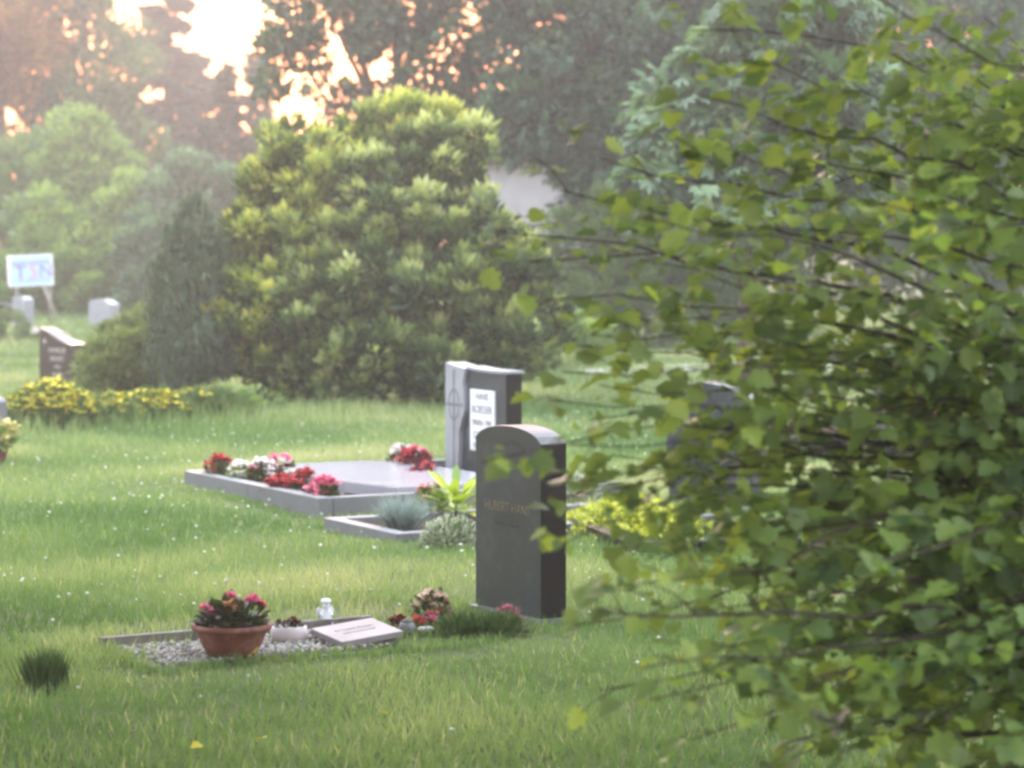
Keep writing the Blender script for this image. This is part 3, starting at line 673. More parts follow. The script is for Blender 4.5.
# little angel figurine, seated
q = G(326, 632); q.z = .03
an = thing('angel_figurine', 'small white seated angel figurine behind the tilted plaque', 'figurine', q, R(20))
def skin_body(name, verts, edges, radii, mat, parent, lev=2):
    me = bpy.data.meshes.new(name); me.from_pydata(verts, edges, [])
    o = bpy.data.objects.new('tmp_skin', me); COL.objects.link(o)
    md = o.modifiers.new('s', 'SKIN')
    for sv, r_ in zip(me.skin_vertices[0].data, radii): sv.radius = (r_, r_)
    me.skin_vertices[0].data[0].use_root = True
    o.modifiers.new('u', 'SUBSURF').levels = lev
    m2 = bpy.data.meshes.new_from_object(o.evaluated_get(bpy.context.evaluated_depsgraph_get()))
    bpy.data.objects.remove(o)
    m2.materials.clear()
    for f in m2.polygons: f.use_smooth = True
    m2.name = name
    return link_mesh(name, m2, mat, parent)
bod = skin_body('body', [(0, 0, .02), (0, 0, .045), (0, 0, .062), (0, -.002, .075), (0, -.003, .088), (0, -.003, .102), (-.016, -.02, .016), (-.02, -.04, .012), (.016, -.02, .016), (.022, -.04, .012), (-.022, -.004, .056), (-.02, -.02, .042), (.022, -.004, .056), (.02, -.02, .042)],
          [(0, 1), (1, 2), (2, 3), (3, 4), (4, 5), (0, 6), (6, 7), (0, 8), (8, 9), (2, 10), (10, 11), (2, 12), (12, 13)],
          [.024, .021, .017, .011, .022, .016, .013, .009, .013, .009, .009, .008, .009, .008], M['white_figure'], an)
for s in (-1, 1):
    o = from_bm('wing', prism_bm([(0, .04), (s * .02, .03), (s * .038, .045), (s * .042, .07), (s * .03, .082), (s * .012, .07)], .014, .020, .002), M['white_figure'], an, True)
from_bm('hair', lathe_bm([(.001, .098), (.020, .1), (.024, .108), (.019, .118), (.003, .121)], 16), M['white_figure'], an, True, (0, -.002, 0))
from_bm('nose', lathe_bm([(.001, -.002), (.003, 0), (.001, .003)], 8), M['white_figure'], bod, True, (0, -.026, .093))

# little grey pot, white shell stone, small plants around the foot of the stone
q = G(407, 637); q.z = .01
gp = thing('grave_lantern_pot', 'little round grey stone pot at the right end of the plaque', 'pot', q)
from_bm('pot', lathe_bm([(.028, 0), (.036, .012), (.038, .034), (.03, .052), (.026, .056), (.02, .05)], 20), M['granite_mid'], gp, True)
from_bm('lid', lathe_bm([(.026, .056), (.024, .064), (.008, .072), (.002, .076)], 20), M['concrete'], gp, True)
q = G(426, 636)
ws = from_bm('pebble', lathe_bm([(.006, 0), (.035, .006), (.042, .016), (.028, .026), (.004, .028)], 14, 1, .6), M['stone_pale'], None, True, (q.x, q.y, .015))
tag(ws, 'flat white pebble beside the little grey pot', 'stone')
plant('begonia', 'tiny dark red flower behind the right end of the plaque', G(397, 632), .045, .06, 'maroon', 60, .03, [('maroon', 5, .022, .6, 1.3)])
plant('begonia', 'small orange-red flower beside the little grey pot', G(419, 634), .04, .06, 'begonia_leaf', 50, .03, [('red_bloom', 4, .025, .6, 1.3)])
plant('saxifrage', 'tall airy plant with blush white flowers left of the dark headstone', G(432, 622), .09, .13, 'begonia_leaf', 160, .04, [('blush_bloom', 34, .022, .5, 1.4)])
plant('begonia', 'coral red flower at the foot of the blush flowers', G(440, 630), .075, .085, 'begonia_leaf', 120, .04, [('red_bloom', 5, .024, .5, 1.2), ('pink_bloom', 5, .024, .3, 1.2)])
for (px, py, r_, lab) in ((462, 637, .12, 'low creeping juniper left of the dark headstone'), (498, 636, .12, 'low creeping juniper before the dark headstone')):
    plant('creeping_juniper', lab, G(px, py), r_, .075, 'tuft', 700, .05, (), 'creeping junipers', .2, DIAMOND)
plant('heather', 'reddish heather against the face of the dark headstone', G(508, 628), .07, .10, 'heather', 380, .03, [('pink_bloom', 6, .012, .5, 1.3)], None, .25, DIAMOND)
tf = G(45, 690)
gcl = thing('grass_clump', 'dark clump of grass in the lawn left of the gravel grave', 'plant', (tf.x, tf.y, 0))
n = 700
d = rdir(n) * .42; d[:, 2] = .7 + .4 * rng.random(n)
ps = rng.normal(size=(n, 3)) * .03; ps[:, 2] = 0
leaves('foliage', ps, d, rdir(n), .10 + .09 * rng.random(n), .007, M['tuft'], gcl, None, BLADE)

# ------------------------------------------------------------------ double grave with ledger slab
y2 = yaw(F2)
gb = thing('grave_border', 'grey granite border of the wide grave with the row of begonias', 'grave border', F2[0], y2, 'grave borders')
kerb(gb, 0, .10, 0, 1.14, .115, 'granite_mid'); kerb(gb, 0, .10, 1.143, 2.30, .115, 'granite_mid')
kerb(gb, .103, 2.25, 0, .08, .115, 'granite_mid'); kerb(gb, .103, 2.25, 2.22, 2.30, .115, 'granite_mid')
tag(from_bm('soil_bed', box_bm(.105, 2.24, -2.215, -.085, -.05, .055), M['soil'], None, False, F2[0]), 'dark soil inside the wide grave', None, None, 'structure').rotation_euler = (0, 0, y2)
ls = thing('ledger_slab', 'polished light grey slab covering the wide grave behind the begonias', 'grave slab', F2[0], y2)
o2 = [(.62, -2.14), (1.50, -2.14), (1.62, -1.3), (1.58, -.45), (1.35, -.12), (.55, -.12), (.48, -.8), (.50, -1.5)]
bm = bmesh.new(); aa = [bm.verts.new((x, y, .06)) for x, y in o2]; bb = [bm.verts.new((x, y, .14)) for x, y in o2]
bm.faces.new(aa); bm.faces.new(bb)
for i in range(8): bm.faces.new((aa[i], bb[i], bb[(i + 1) % 8], aa[(i + 1) % 8]))
bmesh.ops.recalc_face_normals(bm, faces=bm.faces)
bmesh.ops.bevel(bm, geom=bm.edges[:], offset=.006, segments=2, affect='EDGES')
from_bm('slab', bm, M['granite_slab'], ls)
def begonia(label, px, py, fl, r_=.10, h=.13, n=130, lf='begonia_leaf', z=.05, group='begonias on the wide grave'):
    q = G(px, py); q = q * 1.0; q.z = z
    plant('begonia', label, q, r_ * 1.15, h * 1.2, lf, int(n * 1.2), .05, [(a, int(b * 1.1), c * 1.1, d, e) for a, b, c, d, e in fl], group)
begonia('red begonia at the left corner of the wide grave', 219, 489, [('red_bloom', 16, .042, .3, 1.4)])
begonia('cream white begonia right of the corner red one', 241, 493, [('white_bloom', 14, .036, .3, 1.4)], .09, .12, 110, 'pale')
begonia('white begonia with pink edges in the middle of the row', 262, 494, [('white_bloom', 14, .04, .3, 1.4), ('pink_bloom', 3, .036, .6, 1.4)])
begonia('tall pink and white begonia behind the red ones', 280, 492, [('pink_bloom', 9, .044, .5, 1.4), ('white_bloom', 8, .04, .2, 1.2)], .12, .15)
begonia('dark red begonia under the pink and white one', 280, 503, [('red_bloom', 14, .036, .3, 1.4)], .09, .09, 110, 'maroon')
begonia('bright scarlet begonia right of the middle of the row', 304, 505, [('red_bloom', 16, .048, .4, 1.4)], .09, .12)
begonia('pink begonia at the near end of the row', 325, 511, [('pink_bloom', 16, .046, .3, 1.4)], .09, .115)
begonia('white begonia at the back of the far cluster', 403, 478, [('white_bloom', 14, .042, .5, 1.4), ('red_bloom', 3, .03, .2, .8)], .10, .14)
begonia('crimson begonia in the far cluster before the light stone pillar', 416, 483, [('red_bloom', 14, .04, .2, 1.2), ('pink_bloom', 4, .044, .9, 1.5)], .13, .15, 180, 'maroon')
begonia('dull red begonia at the right of the far cluster', 424, 490, [('red_bloom', 8, .034, .2, 1.2)], .10, .10, 160, 'maroon')

# headstone with pillar and white panel
c2 = P(447, 400, 19.5); c2.z = 0
v2, u2 = F2[2], F2[1]
W2, T2, H2 = .88, .15, .84
base2 = c2 + v2 * (W2 / 2) + u2 * (T2 / 2)
h2 = thing('headstone', 'headstone with light grey cross pillar and white inscription panel', 'headstone', base2, stone_rot(F2), 'granite headstones')
zt = lambda x: H2 - .045 * (x + W2 / 2) / W2 - .02 * math.sin(math.pi * (x + W2 / 2) / W2)
bo2 = from_bm('body', prism_bm([(-W2 / 2 + .20, 0), (W2 / 2, 0)] + [(x, zt(x)) for x in np.linspace(W2 / 2, -W2 / 2 + .20, 8)], -T2 / 2 + .02, T2 / 2, .004), M['granite_dark'], h2)
bo2.data.materials.append(M['granite_black'])
for f in bo2.data.polygons:
    if f.normal.x > .9: f.material_index = 1
po = [(-W2 / 2, 0), (-W2 / 2 + .20, 0), (-W2 / 2 + .22, .35), (-W2 / 2 + .30, .50), (-W2 / 2 + .30, .56), (-W2 / 2 + .28, .70), (-W2 / 2 + .305, .78)] + [(-W2 / 2 + .305, zt(-W2 / 2 + .305) + .006), (-W2 / 2, zt(-W2 / 2) + .006)]
pi_ = from_bm('pillar', prism_bm(po, -T2 / 2 - .015, T2 / 2 + .004, .003), M['granite_light'], h2)
from_bm('cap', prism_bm([(x, zt(x) + .001) for x in np.linspace(W2 / 2 + .012, -W2 / 2 + .307, 8)] + [(x, zt(x) + .024) for x in np.linspace(-W2 / 2 + .307, W2 / 2 + .012, 8)], -T2 / 2 + .0, T2 / 2 + .01, .003), M['granite_light'], h2)
# engraved cross with ring
cx0, cz0 = -W2 / 2 + .14, .54
bm = bmesh.new()
def addbar(bm, x0, x1, z0, z1, y0, y1):
    b2 = box_bm(x0, x1, y0, y1, z0, z1); me = bpy.data.meshes.new('t'); b2.to_mesh(me); b2.free(); bm.from_mesh(me); bpy.data.meshes.remove(me)
yf = -T2 / 2 - .015
addbar(bm, cx0 - .010, cx0 + .010, .05, .80, yf - .003, yf + .004)
addbar(bm, cx0 - .13, cx0 - .0105, cz0 - .010, cz0 + .010, yf - .003, yf + .004)
addbar(bm, cx0 + .0105, cx0 + .14, cz0 - .010, cz0 + .010, yf - .003, yf + .004)
from_bm('cross', bm, M['granite_mid'], pi_)
bm = bmesh.new(); k = 24
ro, ri = .105, .09
R4 = []
for i in range(k):
    a = 2 * math.pi * i / k; sx_ = .8
    R4.append([bm.verts.new((cx0 + r_ * sx_ * math.cos(a), yy, cz0 + 1.15 * r_ * math.sin(a))) for r_, yy in ((ro, yf - .002), (ri, yf - .002), (ri, yf + .003), (ro, yf + .003))])
for i in range(k):
    A, B = R4[i], R4[(i + 1) % k]
    for j in range(4): bm.faces.new((A[j], A[(j + 1) % 4], B[(j + 1) % 4], B[j]))
from_bm('ring', bm, M['granite_mid'], pi_)
px0, px1 = -.085, .285
pn = from_bm('panel', box_bm(px0, px1, -T2 / 2 + .006, -T2 / 2 + .022, .22, .665, .003), M['panel_white'], h2)
for tx, zz, s in (('HANS', .615, .075), ('ROEDER', .52, .082), ('MARIA 1994', .425, .066), ('GEORG', .33, .08), ('ROEDER', .255, .07)):
    text_obj('lettering', tx, s, M['letter_dark'], pn, ((px0 + px1) / 2, -T2 / 2 + .006, zz), rot_t, .0015, 'CENTER', 1.0 if len(tx) < 8 else .85)
from_bm('plinth', box_bm(-W2 / 2 - .03, W2 / 2 + .03, -T2 / 2 - .04, T2 / 2 + .03, -.06, -.001, .004), M['granite_mid'], h2)

# ------------------------------------------------------------------ planted grave behind the main stone
o3 = G(363, 538)
F3 = frame((o3.x, o3.y, 0), .877, .48)
y3 = yaw(F3)
gb3 = thing('grave_border', 'grey kerb end of the planted grave behind the dark headstone', 'grave border', F3[0] - F3[2] * .55, y3, 'grave borders')
kerb(gb3, .0, .09, 0, 1.0, .07, 'granite_mid'); kerb(gb3, .093, 2.3, 0.91, 1.0, .07, 'granite_mid'); kerb(gb3, .093, 2.3, 0, .09, .07, 'granite_mid')
so3 = from_bm('soil_bed', box_bm(.095, 2.3, -.905, -.095, -.05, .04), M['soil'], None, False, F3[0] - F3[2] * .55); so3.rotation_euler = (0, 0, y3)
tag(so3, 'dark soil of the planted grave', None, None, 'structure')
# blue fescue
q = G(402, 536); q.z = .03
fs = thing('blue_fescue', 'blue-grey tuft of fescue grass at the kerb corner', 'ornamental grass', q)
n = 900
d = rdir(n) * .75; d[:, 2] = .45 + .7 * rng.random(n)
ps = rng.normal(size=(n, 3)) * .03; ps[:, 2] = 0
leaves('foliage', ps, d, rdir(n), .17 + .11 * rng.random(n), .005, M['fescue'], fs, None, BLADE)
# hosta, variegated bush, companions
def hosta(label, px, py, r_, h, n, ln):
    q = G(px, py); q.z = .03
    t = thing('hosta', label, 'plant', q)
    az = rng.random(n) * 6.283; el = .25 + .9 * rng.random(n)
    e = np.stack([np.cos(az) * np.cos(el), np.sin(az) * np.cos(el), np.sin(el)], 1)
    pos = e * np.array([r_, r_, h]) * (.35 + .6 * rng.random((n, 1)))
    d = e.copy(); d[:, 2] -= .35
    leaves('foliage', pos, d, e * .3 + np.array([0, -.2, 1]), ln * (.7 + .5 * rng.random(n)), ln * .42, M['hosta'], t, None, OVAL)
    tube_obj('stem', [(0, 0, -.03), (0, 0, h * .6)], [.012, .006], M['twig'], t, 5)
hosta('yellow-green hosta left of the dark headstone above the white-edged bush', 456, 524, .19, .24, 60, .15)
plant('begonia', 'red and white begonia in front of the yellow-green hosta', (G(432, 523).x, G(432, 523).y, .05), .10, .17, 'pale', 140, .05, [('white_bloom', 6, .034, .6, 1.4), ('red_bloom', 4, .04, .5, 1.2)])
plant('variegated_bush', 'small white-edged bush touching the left side of the dark headstone', (G(452, 551).x, G(452, 551).y, .0), .19, .20, 'variegated', 1500, .035, (), None, .55)
plant('variegated_bush', 'white-edged bush peeping out at the right side of the dark headstone', (G(580, 505).x, G(580, 505).y, .0), .14, .22, 'variegated', 900, .035, (), None, .55)
# golden ground cover
n = 5200
aa_ = rng.normal(size=n); bb_ = rng.normal(size=n)
cg = G(632, 528)
gx_, gy_ = cg.x + .17 * aa_, cg.y + .30 * bb_
zz_ = .17 * np.exp(-(aa_ ** 2 + bb_ ** 2) * .25) * rng.random(n) ** .4
e = rdir(n); e[:, 2] = np.abs(e[:, 2]) + .3
gc = leaves('stonecrop_cushion', np.stack([gx_ - cg.x, gy_ - cg.y, zz_ + .01], 1), e, rdir(n) * .5 + np.array([0, 0, 1]), .045 * (.6 + .7 * rng.random(n)), .026, M['stonecrop'], None, None, OVAL, (cg.x, cg.y, 0))
tag(gc, 'bright yellow-green cushion plant between dark headstone and shaded headstone', 'plant')
plant('begonia', 'small white flower in the yellow-green cushion', (G(640, 530).x, G(640, 522).y, .09), .04, .06, 'stonecrop', 30, .03, [('white_bloom', 5, .025, .6, 1.4)])
# shaded headstone behind the near shrub
c3 = G(680, 506)
W3, T3, H3 = .72, .15, .82
b3 = c3 + F3[2] * (W3 / 2) * .6 + F3[1] * (T3 / 2)
h3 = thing('headstone', 'plain blackish headstone half hidden by the near shrub leaves', 'headstone', b3, stone_rot(F3) + R(28), 'granite headstones')
bo3 = from_bm('body', prism_bm([(-.24, 0), (.36, 0), (.37, .72), (.2, .80), (.0, .83), (-.24, .80), (-.27, .4)], -T3 / 2, T3 / 2, .005), M['granite_dark'], h3)
from_bm('plinth', box_bm(-.3, .42, -T3 / 2 - .05, T3 / 2 + .04, -.05, .035, .005), M['granite_mid'], h3)
text_obj('lettering', 'FAMILIE', .07, M['letter_pale'], bo3, (.05, -T3 / 2 - .001, .56), rot_t)
# border strip in front of it
k4 = G(640, 556)
gb4 = thing('grave_border', 'dark wet kerb with a bright top edge under the near shrub', 'grave border', (k4.x, k4.y, 0), R(14), 'grave borders')
from_bm('kerb_stone', box_bm(-.05, .95, 0, .08, -.05, .075, .005), M['granite_black'], gb4)
from_bm('kerb_stone', box_bm(-.05, .03, .083, .95, -.05, .075, .005), M['granite_black'], gb4)
# polished black ledger grave on the right
k5 = G(825, 460)
bl = thing('ledger_grave', 'polished black raised grave seen through the near shrub on the right', 'grave', (k5.x, k5.y, 0), R(8))
from_bm('kerb_stone', box_bm(0, 1.35, 0, .10, -.05, .16, .006), M['granite_black'], bl)
from_bm('kerb_stone', box_bm(0, .10, .103, 1.9, -.05, .16, .006), M['granite_black'], bl)
from_bm('kerb_stone', box_bm(1.25, 1.35, .103, 1.9, -.05, .16, .006), M['granite_black'], bl)
s5 = from_bm('slab', box_bm(.12, 1.23, .12, 1.7, .02, .20, .008), M['granite_black'], bl)
k6 = P(905, 420, 23.5)
h6 = thing('headstone', 'black headstone standing at the head of the polished black grave', 'headstone', (k6.x + .15, 23.7, 0), R(8), 'granite headstones')
from_bm('body', prism_bm(arch_outline(.8, .62, .06), -.08, .08, .005), M['granite_black'], h6)
from_bm('plinth', box_bm(-.45, .45, -.13, .13, -.05, .03, .005), M['granite_mid'], h6)
plant('begonia', 'pink begonia beside the polished black grave', (P(933, 428, 22.8).x, 22.8, .0), .16, .24, 'begonia_leaf', 200, .06, [('pink_bloom', 14, .05, .4, 1.4)])

# ------------------------------------------------------------------ far left graves
def g_stone(label, px, d, w, h, t, rz, mat, outline, text=None, tm='letter_pale'):
    h_ = thing('headstone', label, 'headstone', (X(px, d), d, 0), rz, 'granite headstones')
    b_ = from_bm('body', prism_bm(outline, -t / 2, t / 2, .006), M[mat], h_)
    from_bm('plinth', box_bm(-w / 2 - .05, w / 2 + .05, -t / 2 - .05, t / 2 + .05, -.06, .03, .006), M['granite_mid'], h_)
    for tx, x_, z_, s_ in (text or ()): text_obj('lettering', tx, s_, M[tm], b_, (x_, -t / 2 - .001, z_), rot_t)
    return h_
d_ = 31.8
wv = [(-.3, 0), (.3, 0)] + [(x, .62 - .10 * math.sin((x + .05) / .35 * 1.57) - .02) for x in np.linspace(.3, -.3, 12)]
g_stone('red-brown polished headstone with a wavy top behind the yellow flowers', 63, d_, .6, .72, .24, R(-38), 'granite_brown', wv,
        [('+', -.2, .52, .16), ('FAMILIE', .02, .42, .09), ('ERNST', .02, .32, .085), ('1931', .02, .22, .07), ('ROSA', .02, .13, .07)])
d_ = 53
g_stone('pale grey headstone with a sloping shoulder far beyond the juniper', 104, d_, .6, .55, .28, R(-35), 'granite_light', [(-.30, 0), (.30, 0), (.30, .46), (.12, .56), (-.22, .56), (-.30, .46)])
g_stone('narrow lavender grey stele below the blue sign', 23, 52, .3, .62, .3, R(-30), 'granite_light', [(-.15, 0), (.15, 0), (.15, .58), (.05, .64), (-.15, .62)])
g_stone('low black headstone with a bright top at the left edge below the sign', 0, 54, .6, .5, .3, R(-25), 'granite_black', [(-.35, 0), (.35, 0), (.35, .36), (.1, .47), (-.35, .47)])
g_stone('grey headstone cut by the left edge of the view', -10, 21.5, .2, .5, .16, R(-28), 'granite_mid', arch_outline(.2, .47, .05))
plant('flowering_plant', 'small white flower on the far lawn beside the box ball', (X(35, 45), 45, 0), .12, .2, 'perennial', 60, .08, [('white_bloom', 8, .06, .5, 1.4)])

# yellow perennials
def perennial(label, pxs, py, d, h, n, fl, rpx):
    q = Vector((X(pxs, d), d, 0))
    t = thing('yellow_perennial', label, 'flowers', q, 0, 'yellow flowering perennials')
    r_ = S(rpx, d)
    a = rng.random(n) * 6.283; rr = np.sqrt(rng.random(n))
    bx, by = np.cos(a) * rr * r_, np.sin(a) * rr * r_ * .7
    hh = h * (1 - .55 * rr ** 2) * (.5 + .5 * rng.random(n))
    d1 = np.stack([bx, by, np.full(n, .5)], 1) * .7 + rdir(n) * .5
    d1[:, 2] += .5
    leaves('foliage', np.stack([bx, by, hh * rng.random(n) ** .5], 1), d1, rdir(n), .10 * (.6 + .7 * rng.random(n)), .022, M['perennial'], t)
    k = fl
    a = rng.random(k) * 6.283; rr = np.sqrt(rng.random(k))
    c = np.stack([np.cos(a) * rr * r_, np.sin(a) * rr * r_ * .7, h * (1 - .55 * rr ** 2) * (.88 + .18 * rng.random(k))], 1)
    b = blooms(c, .05 * (.7 + .6 * rng.random(k)), 7)
    b[1][:, 2] *= .3
    leaves('blossom', b[0], b[1], b[2], b[3], b[3] * .8, M['yellow_bloom'], t, None, OVAL)
perennial('broad yellow-flowered clump below the brown headstone', 50, 430, 24.0, .45, 8000, 260, 52)
perennial('yellow-flowered clump before the juniper', 105, 430, 24.4, .32, 4500, 70, 34)
perennial('yellow-flowered clump in front of the columnar conifer', 152, 425, 24.8, .34, 5500, 110, 38)
perennial('nearly flowerless clump at the foot of the columnar conifer', 205, 425, 25.4, .32, 4500, 8, 46)
hy = Vector((X(-8, 20.3), 20.3, 0))
ht = thing('hydrangea_pot', 'cream hydrangea in a brown pot at the left edge', 'potted plant', hy)
from_bm('pot', lathe_bm([(.07, 0), (.08, .005), (.11, .13), (.115, .15), (.10, .15), (.08, .13)], 24), M['terracotta'], ht, True)
n = 120; e = rdir(n); e[:, 2] = np.abs(e[:, 2])
leaves('foliage', e * np.array([.15, .15, .14]) * rng.random((n, 1)) ** .5 + np.array([0, 0, .16]), e + rdir(n) * .4, rdir(n) + np.array([0, 0, 1]), .09, .06, M['pale'], ht, None, OVAL)
for (dx, dy, dz, s) in ((.10, -.06, .33, .055), (.14, .0, .25, .05), (.02, -.08, .36, .06), (.11, -.10, .22, .05), (-.08, -.06, .33, .06), (.16, -.05, .30, .045), (-.04, -.12, .24, .055)):
    b_ = blooms(np.array([(dx, dy, dz)]) + rng.normal(size=(14, 3)) * s * .5, .03, 6)
    leaves('blossom', b_[0], b_[1], b_[2], b_[3], b_[3], M['cream_bloom'], ht, None, OVAL)

# ------------------------------------------------------------------ sign
d_ = 54
sg = thing('signboard', 'pale blue signboard on slanting poles at the far lawn edge', 'sign', (X(33, d_), d_, 0), R(-4))
zb0, zb1 = P(33, 286, d_).z, P(33, 255, d_).z
w_ = S(46, d_)
bd = from_bm('board', box_bm(-w_ / 2, w_ / 2, -.015, .015, zb0, zb1, .003), M['sign_white'], sg); bd.rotation_euler = (0, R(-2.5), 0)
from_bm('field', box_bm(-w_ / 2 + .06, w_ / 2 - .03, -.021, -.0155, zb0 + .03, zb1 - .03), M['sign_blue'], bd)
hz = zb1 - zb0
from_bm('stripe', box_bm(-w_ / 2 + .09, w_ / 2 - .05, -.025, -.0215, zb1 - .17, zb1 - .14), M['sign_mauve'], bd)
from_bm('stripe', box_bm(-w_ / 2 + .4, w_ / 2 - .05, -.025, -.0215, zb0 + .12, zb0 + .14), M['sign_mauve'], bd)
text_obj('lettering', 'T', .46, M['sign_mauve'], bd, (-w_ / 2 + .27, -.024, zb0 + hz * .40), rot_t, .002)
text_obj('lettering', 'S', .38, M['sign_pink'], bd, (-w_ / 2 + .54, -.024, zb0 + hz * .46), rot_t, .002)
text_obj('lettering', 'N', .38, M['sign_mauve'], bd, (-w_ / 2 + .80, -.024, zb0 + hz * .46), rot_t, .002)
tube_obj('pole', [(-w_ / 2 + .13, .03, -.05), (-w_ / 2 + .13, .03, zb1 - .1)], [.028, .028], M['wood_pole'], sg)
tube_obj('pole', [(w_ / 2 - .12, .03, -.05), (w_ / 2 - .12, .03, zb1 - .1)], [.022, .022], M['wood_pole'], sg)
tube_obj('brace', [(w_ / 2 + .12, -.10, -.05), (w_ / 2 - .28, .0, zb0 + .08)], [.02, .02], M['wood_pole'], sg)

# ------------------------------------------------------------------ house and railing
d_ = 58
hx0, hx1 = X(476, d_), X(700, d_)
ho = thing('house', 'pale rendered house half hidden behind the trees', 'house', (hx0, d_, 0), R(3))
wd = hx1 - hx0; eav = 3.5
wl = from_bm('wall', box_bm(0, wd, 0, 7, -.1, eav, .01), M['wall_pale'], ho)
rf = from_bm('roof', prism_bm([(-.35, eav + .005), (wd + .35, eav + .005), (wd + .35, eav + .14), (wd / 2, eav + 1.9), (-.35, eav + .14)], -.35, 7.3, .01), M['roof'], ho)
for (x0, z0, ww, hh) in ((2.3, .9, .9, 1.3), (3.9, 1.4, .55, 1.1)):
    fr = from_bm('window', box_bm(x0, x0 + ww, -.03, .03, z0, z0 + hh, .004), M['frame_pale'], ho)
    from_bm('pane', box_bm(x0 + .06, x0 + ww - .06, -.036, -.031, z0 + .06, z0 + hh - .06), M['glass'], fr)
rd = 50
rx0, rx1 = X(505, rd), X(640, rd)
rl = thing('railing', 'dark metal railing with posts before the pale house', 'railing', (rx0, rd, 0), 0)
zt_ = P(520, 224, rd).z
from_bm('rail', box_bm(0, rx1 - rx0, -.03, .03, zt_ - .07, zt_, .004), M['frame_dark'], rl)
from_bm('rail', box_bm(0, rx1 - rx0, -.02, .02, .35, .39, .004), M['frame_dark'], rl)
for px in (521, 551, 581, 611):
    xx = X(px, rd) - rx0
    from_bm('post', box_bm(xx - .035, xx + .035, -.035, .035, -.05, zt_ - .072, .004), M['frame_dark'], rl)

# ------------------------------------------------------------------ near shrub (maple) on the right
TB = Vector((1.95, 7.3, 0))
sh = thing('field_maple', 'near leafy maple with lobed leaves filling the right side', 'tree', TB)
LP, LD, LN, LS, LR = [], [], [], [], []
def leaf_on(p, along, size, tone):
    d0 = p.y; ix = 512 + p.x / d0 * FPX; iy = HOR + (CAMZ - p.z) / d0 * FPX
    if 795 < ix < 930 and 418 < iy < 470 and random.random() < .8: return       # a gap in the leaves
    n_ = Vector((random.gauss(0, .45), random.gauss(-.25, .45), 1)).normalized()
    d_ = (along * .5 + Vector((random.gauss(0, .7), random.gauss(0, .7), random.gauss(-.25, .35)))).normalized()
    LP.append(p + d_ * .012); LD.append(d_); LN.append(n_); LS.append(size); LR.append(min(1, max(0, tone + random.gauss(0, .2))))
def shoot(a, tip, r0, sag, ntw, twl, dens, lsz, bare=0.0, tone=.45):
    a = Vector(a); tip = Vector(tip)
    mid = a.lerp(tip, .5) + Vector((random.gauss(0, .06), random.gauss(0, .1), sag + random.gauss(0, .04)))
    w1, w2, w3 = .035 * random.random() + .012, .45 + .5 * random.random(), 6.28 * random.random()
    pts = bez(a, mid, tip, 12)
    pts = [p + Vector((random.gauss(0, .014), random.gauss(0, .014), random.gauss(0, .014))) + Vector((0, 0, w1 * math.sin(i * w2 + w3))) if 0 < i < 11 else p for i, p in enumerate(pts)]
    bm = bmesh.new()
    tube(bm, [p - TB for p in pts], [max(.0022, r0 * (1 - .85 * i / 11)) for i in range(12)], 6)
    ln = (tip - a).length
    for k in range(ntw):
        f = bare + (1 - bare) * (k + random.random()) / ntw
        f = min(.985, max(.12, f)); i = min(10, int(f * 11)); p = pts[i].lerp(pts[i + 1], f * 11 - i)
        tg = (pts[i + 1] - pts[i]).normalized()
        sd = Vector((random.gauss(0, 1), random.gauss(0, 1), random.gauss(.1, .8)))
        sd = (sd - tg * sd.dot(tg)).normalized()
        L_ = twl * (.5 + .8 * random.random()) * (1.1 - .5 * f)
        e = p + (tg * .75 + sd * .7).normalized() * L_ + Vector((0, 0, -.06 * L_ * 3 * random.random()))
        m_ = p.lerp(e, .5) + Vector((0, 0, .03))
        tw = bez(p, m_, e, 5)
        if random.random() < .4:
            tube(bm, [q - TB for q in tw], [max(.0014, r0 * .22 * (1 - .7 * j / 4)) for j in range(5)], 4)
        nl = max(1, int(L_ / .05 * dens + random.random()))
        for j in range(nl):
            g = .25 + .75 * (j + random.random()) / nl
            jj = min(3, int(g * 4)); q = tw[jj].lerp(tw[jj + 1], min(1, g * 4 - jj))
            leaf_on(q + Vector((random.gauss(0, .015), random.gauss(0, .015), random.gauss(0, .015))), (tw[jj + 1] - tw[jj]).normalized(), lsz * (.42 + .95 * random.random()), tone)
    from_bm('branch', bm, M['twig'], sh, True)
def hub(z): return TB + Vector((random.gauss(0, .12), random.gauss(0, .25), z))
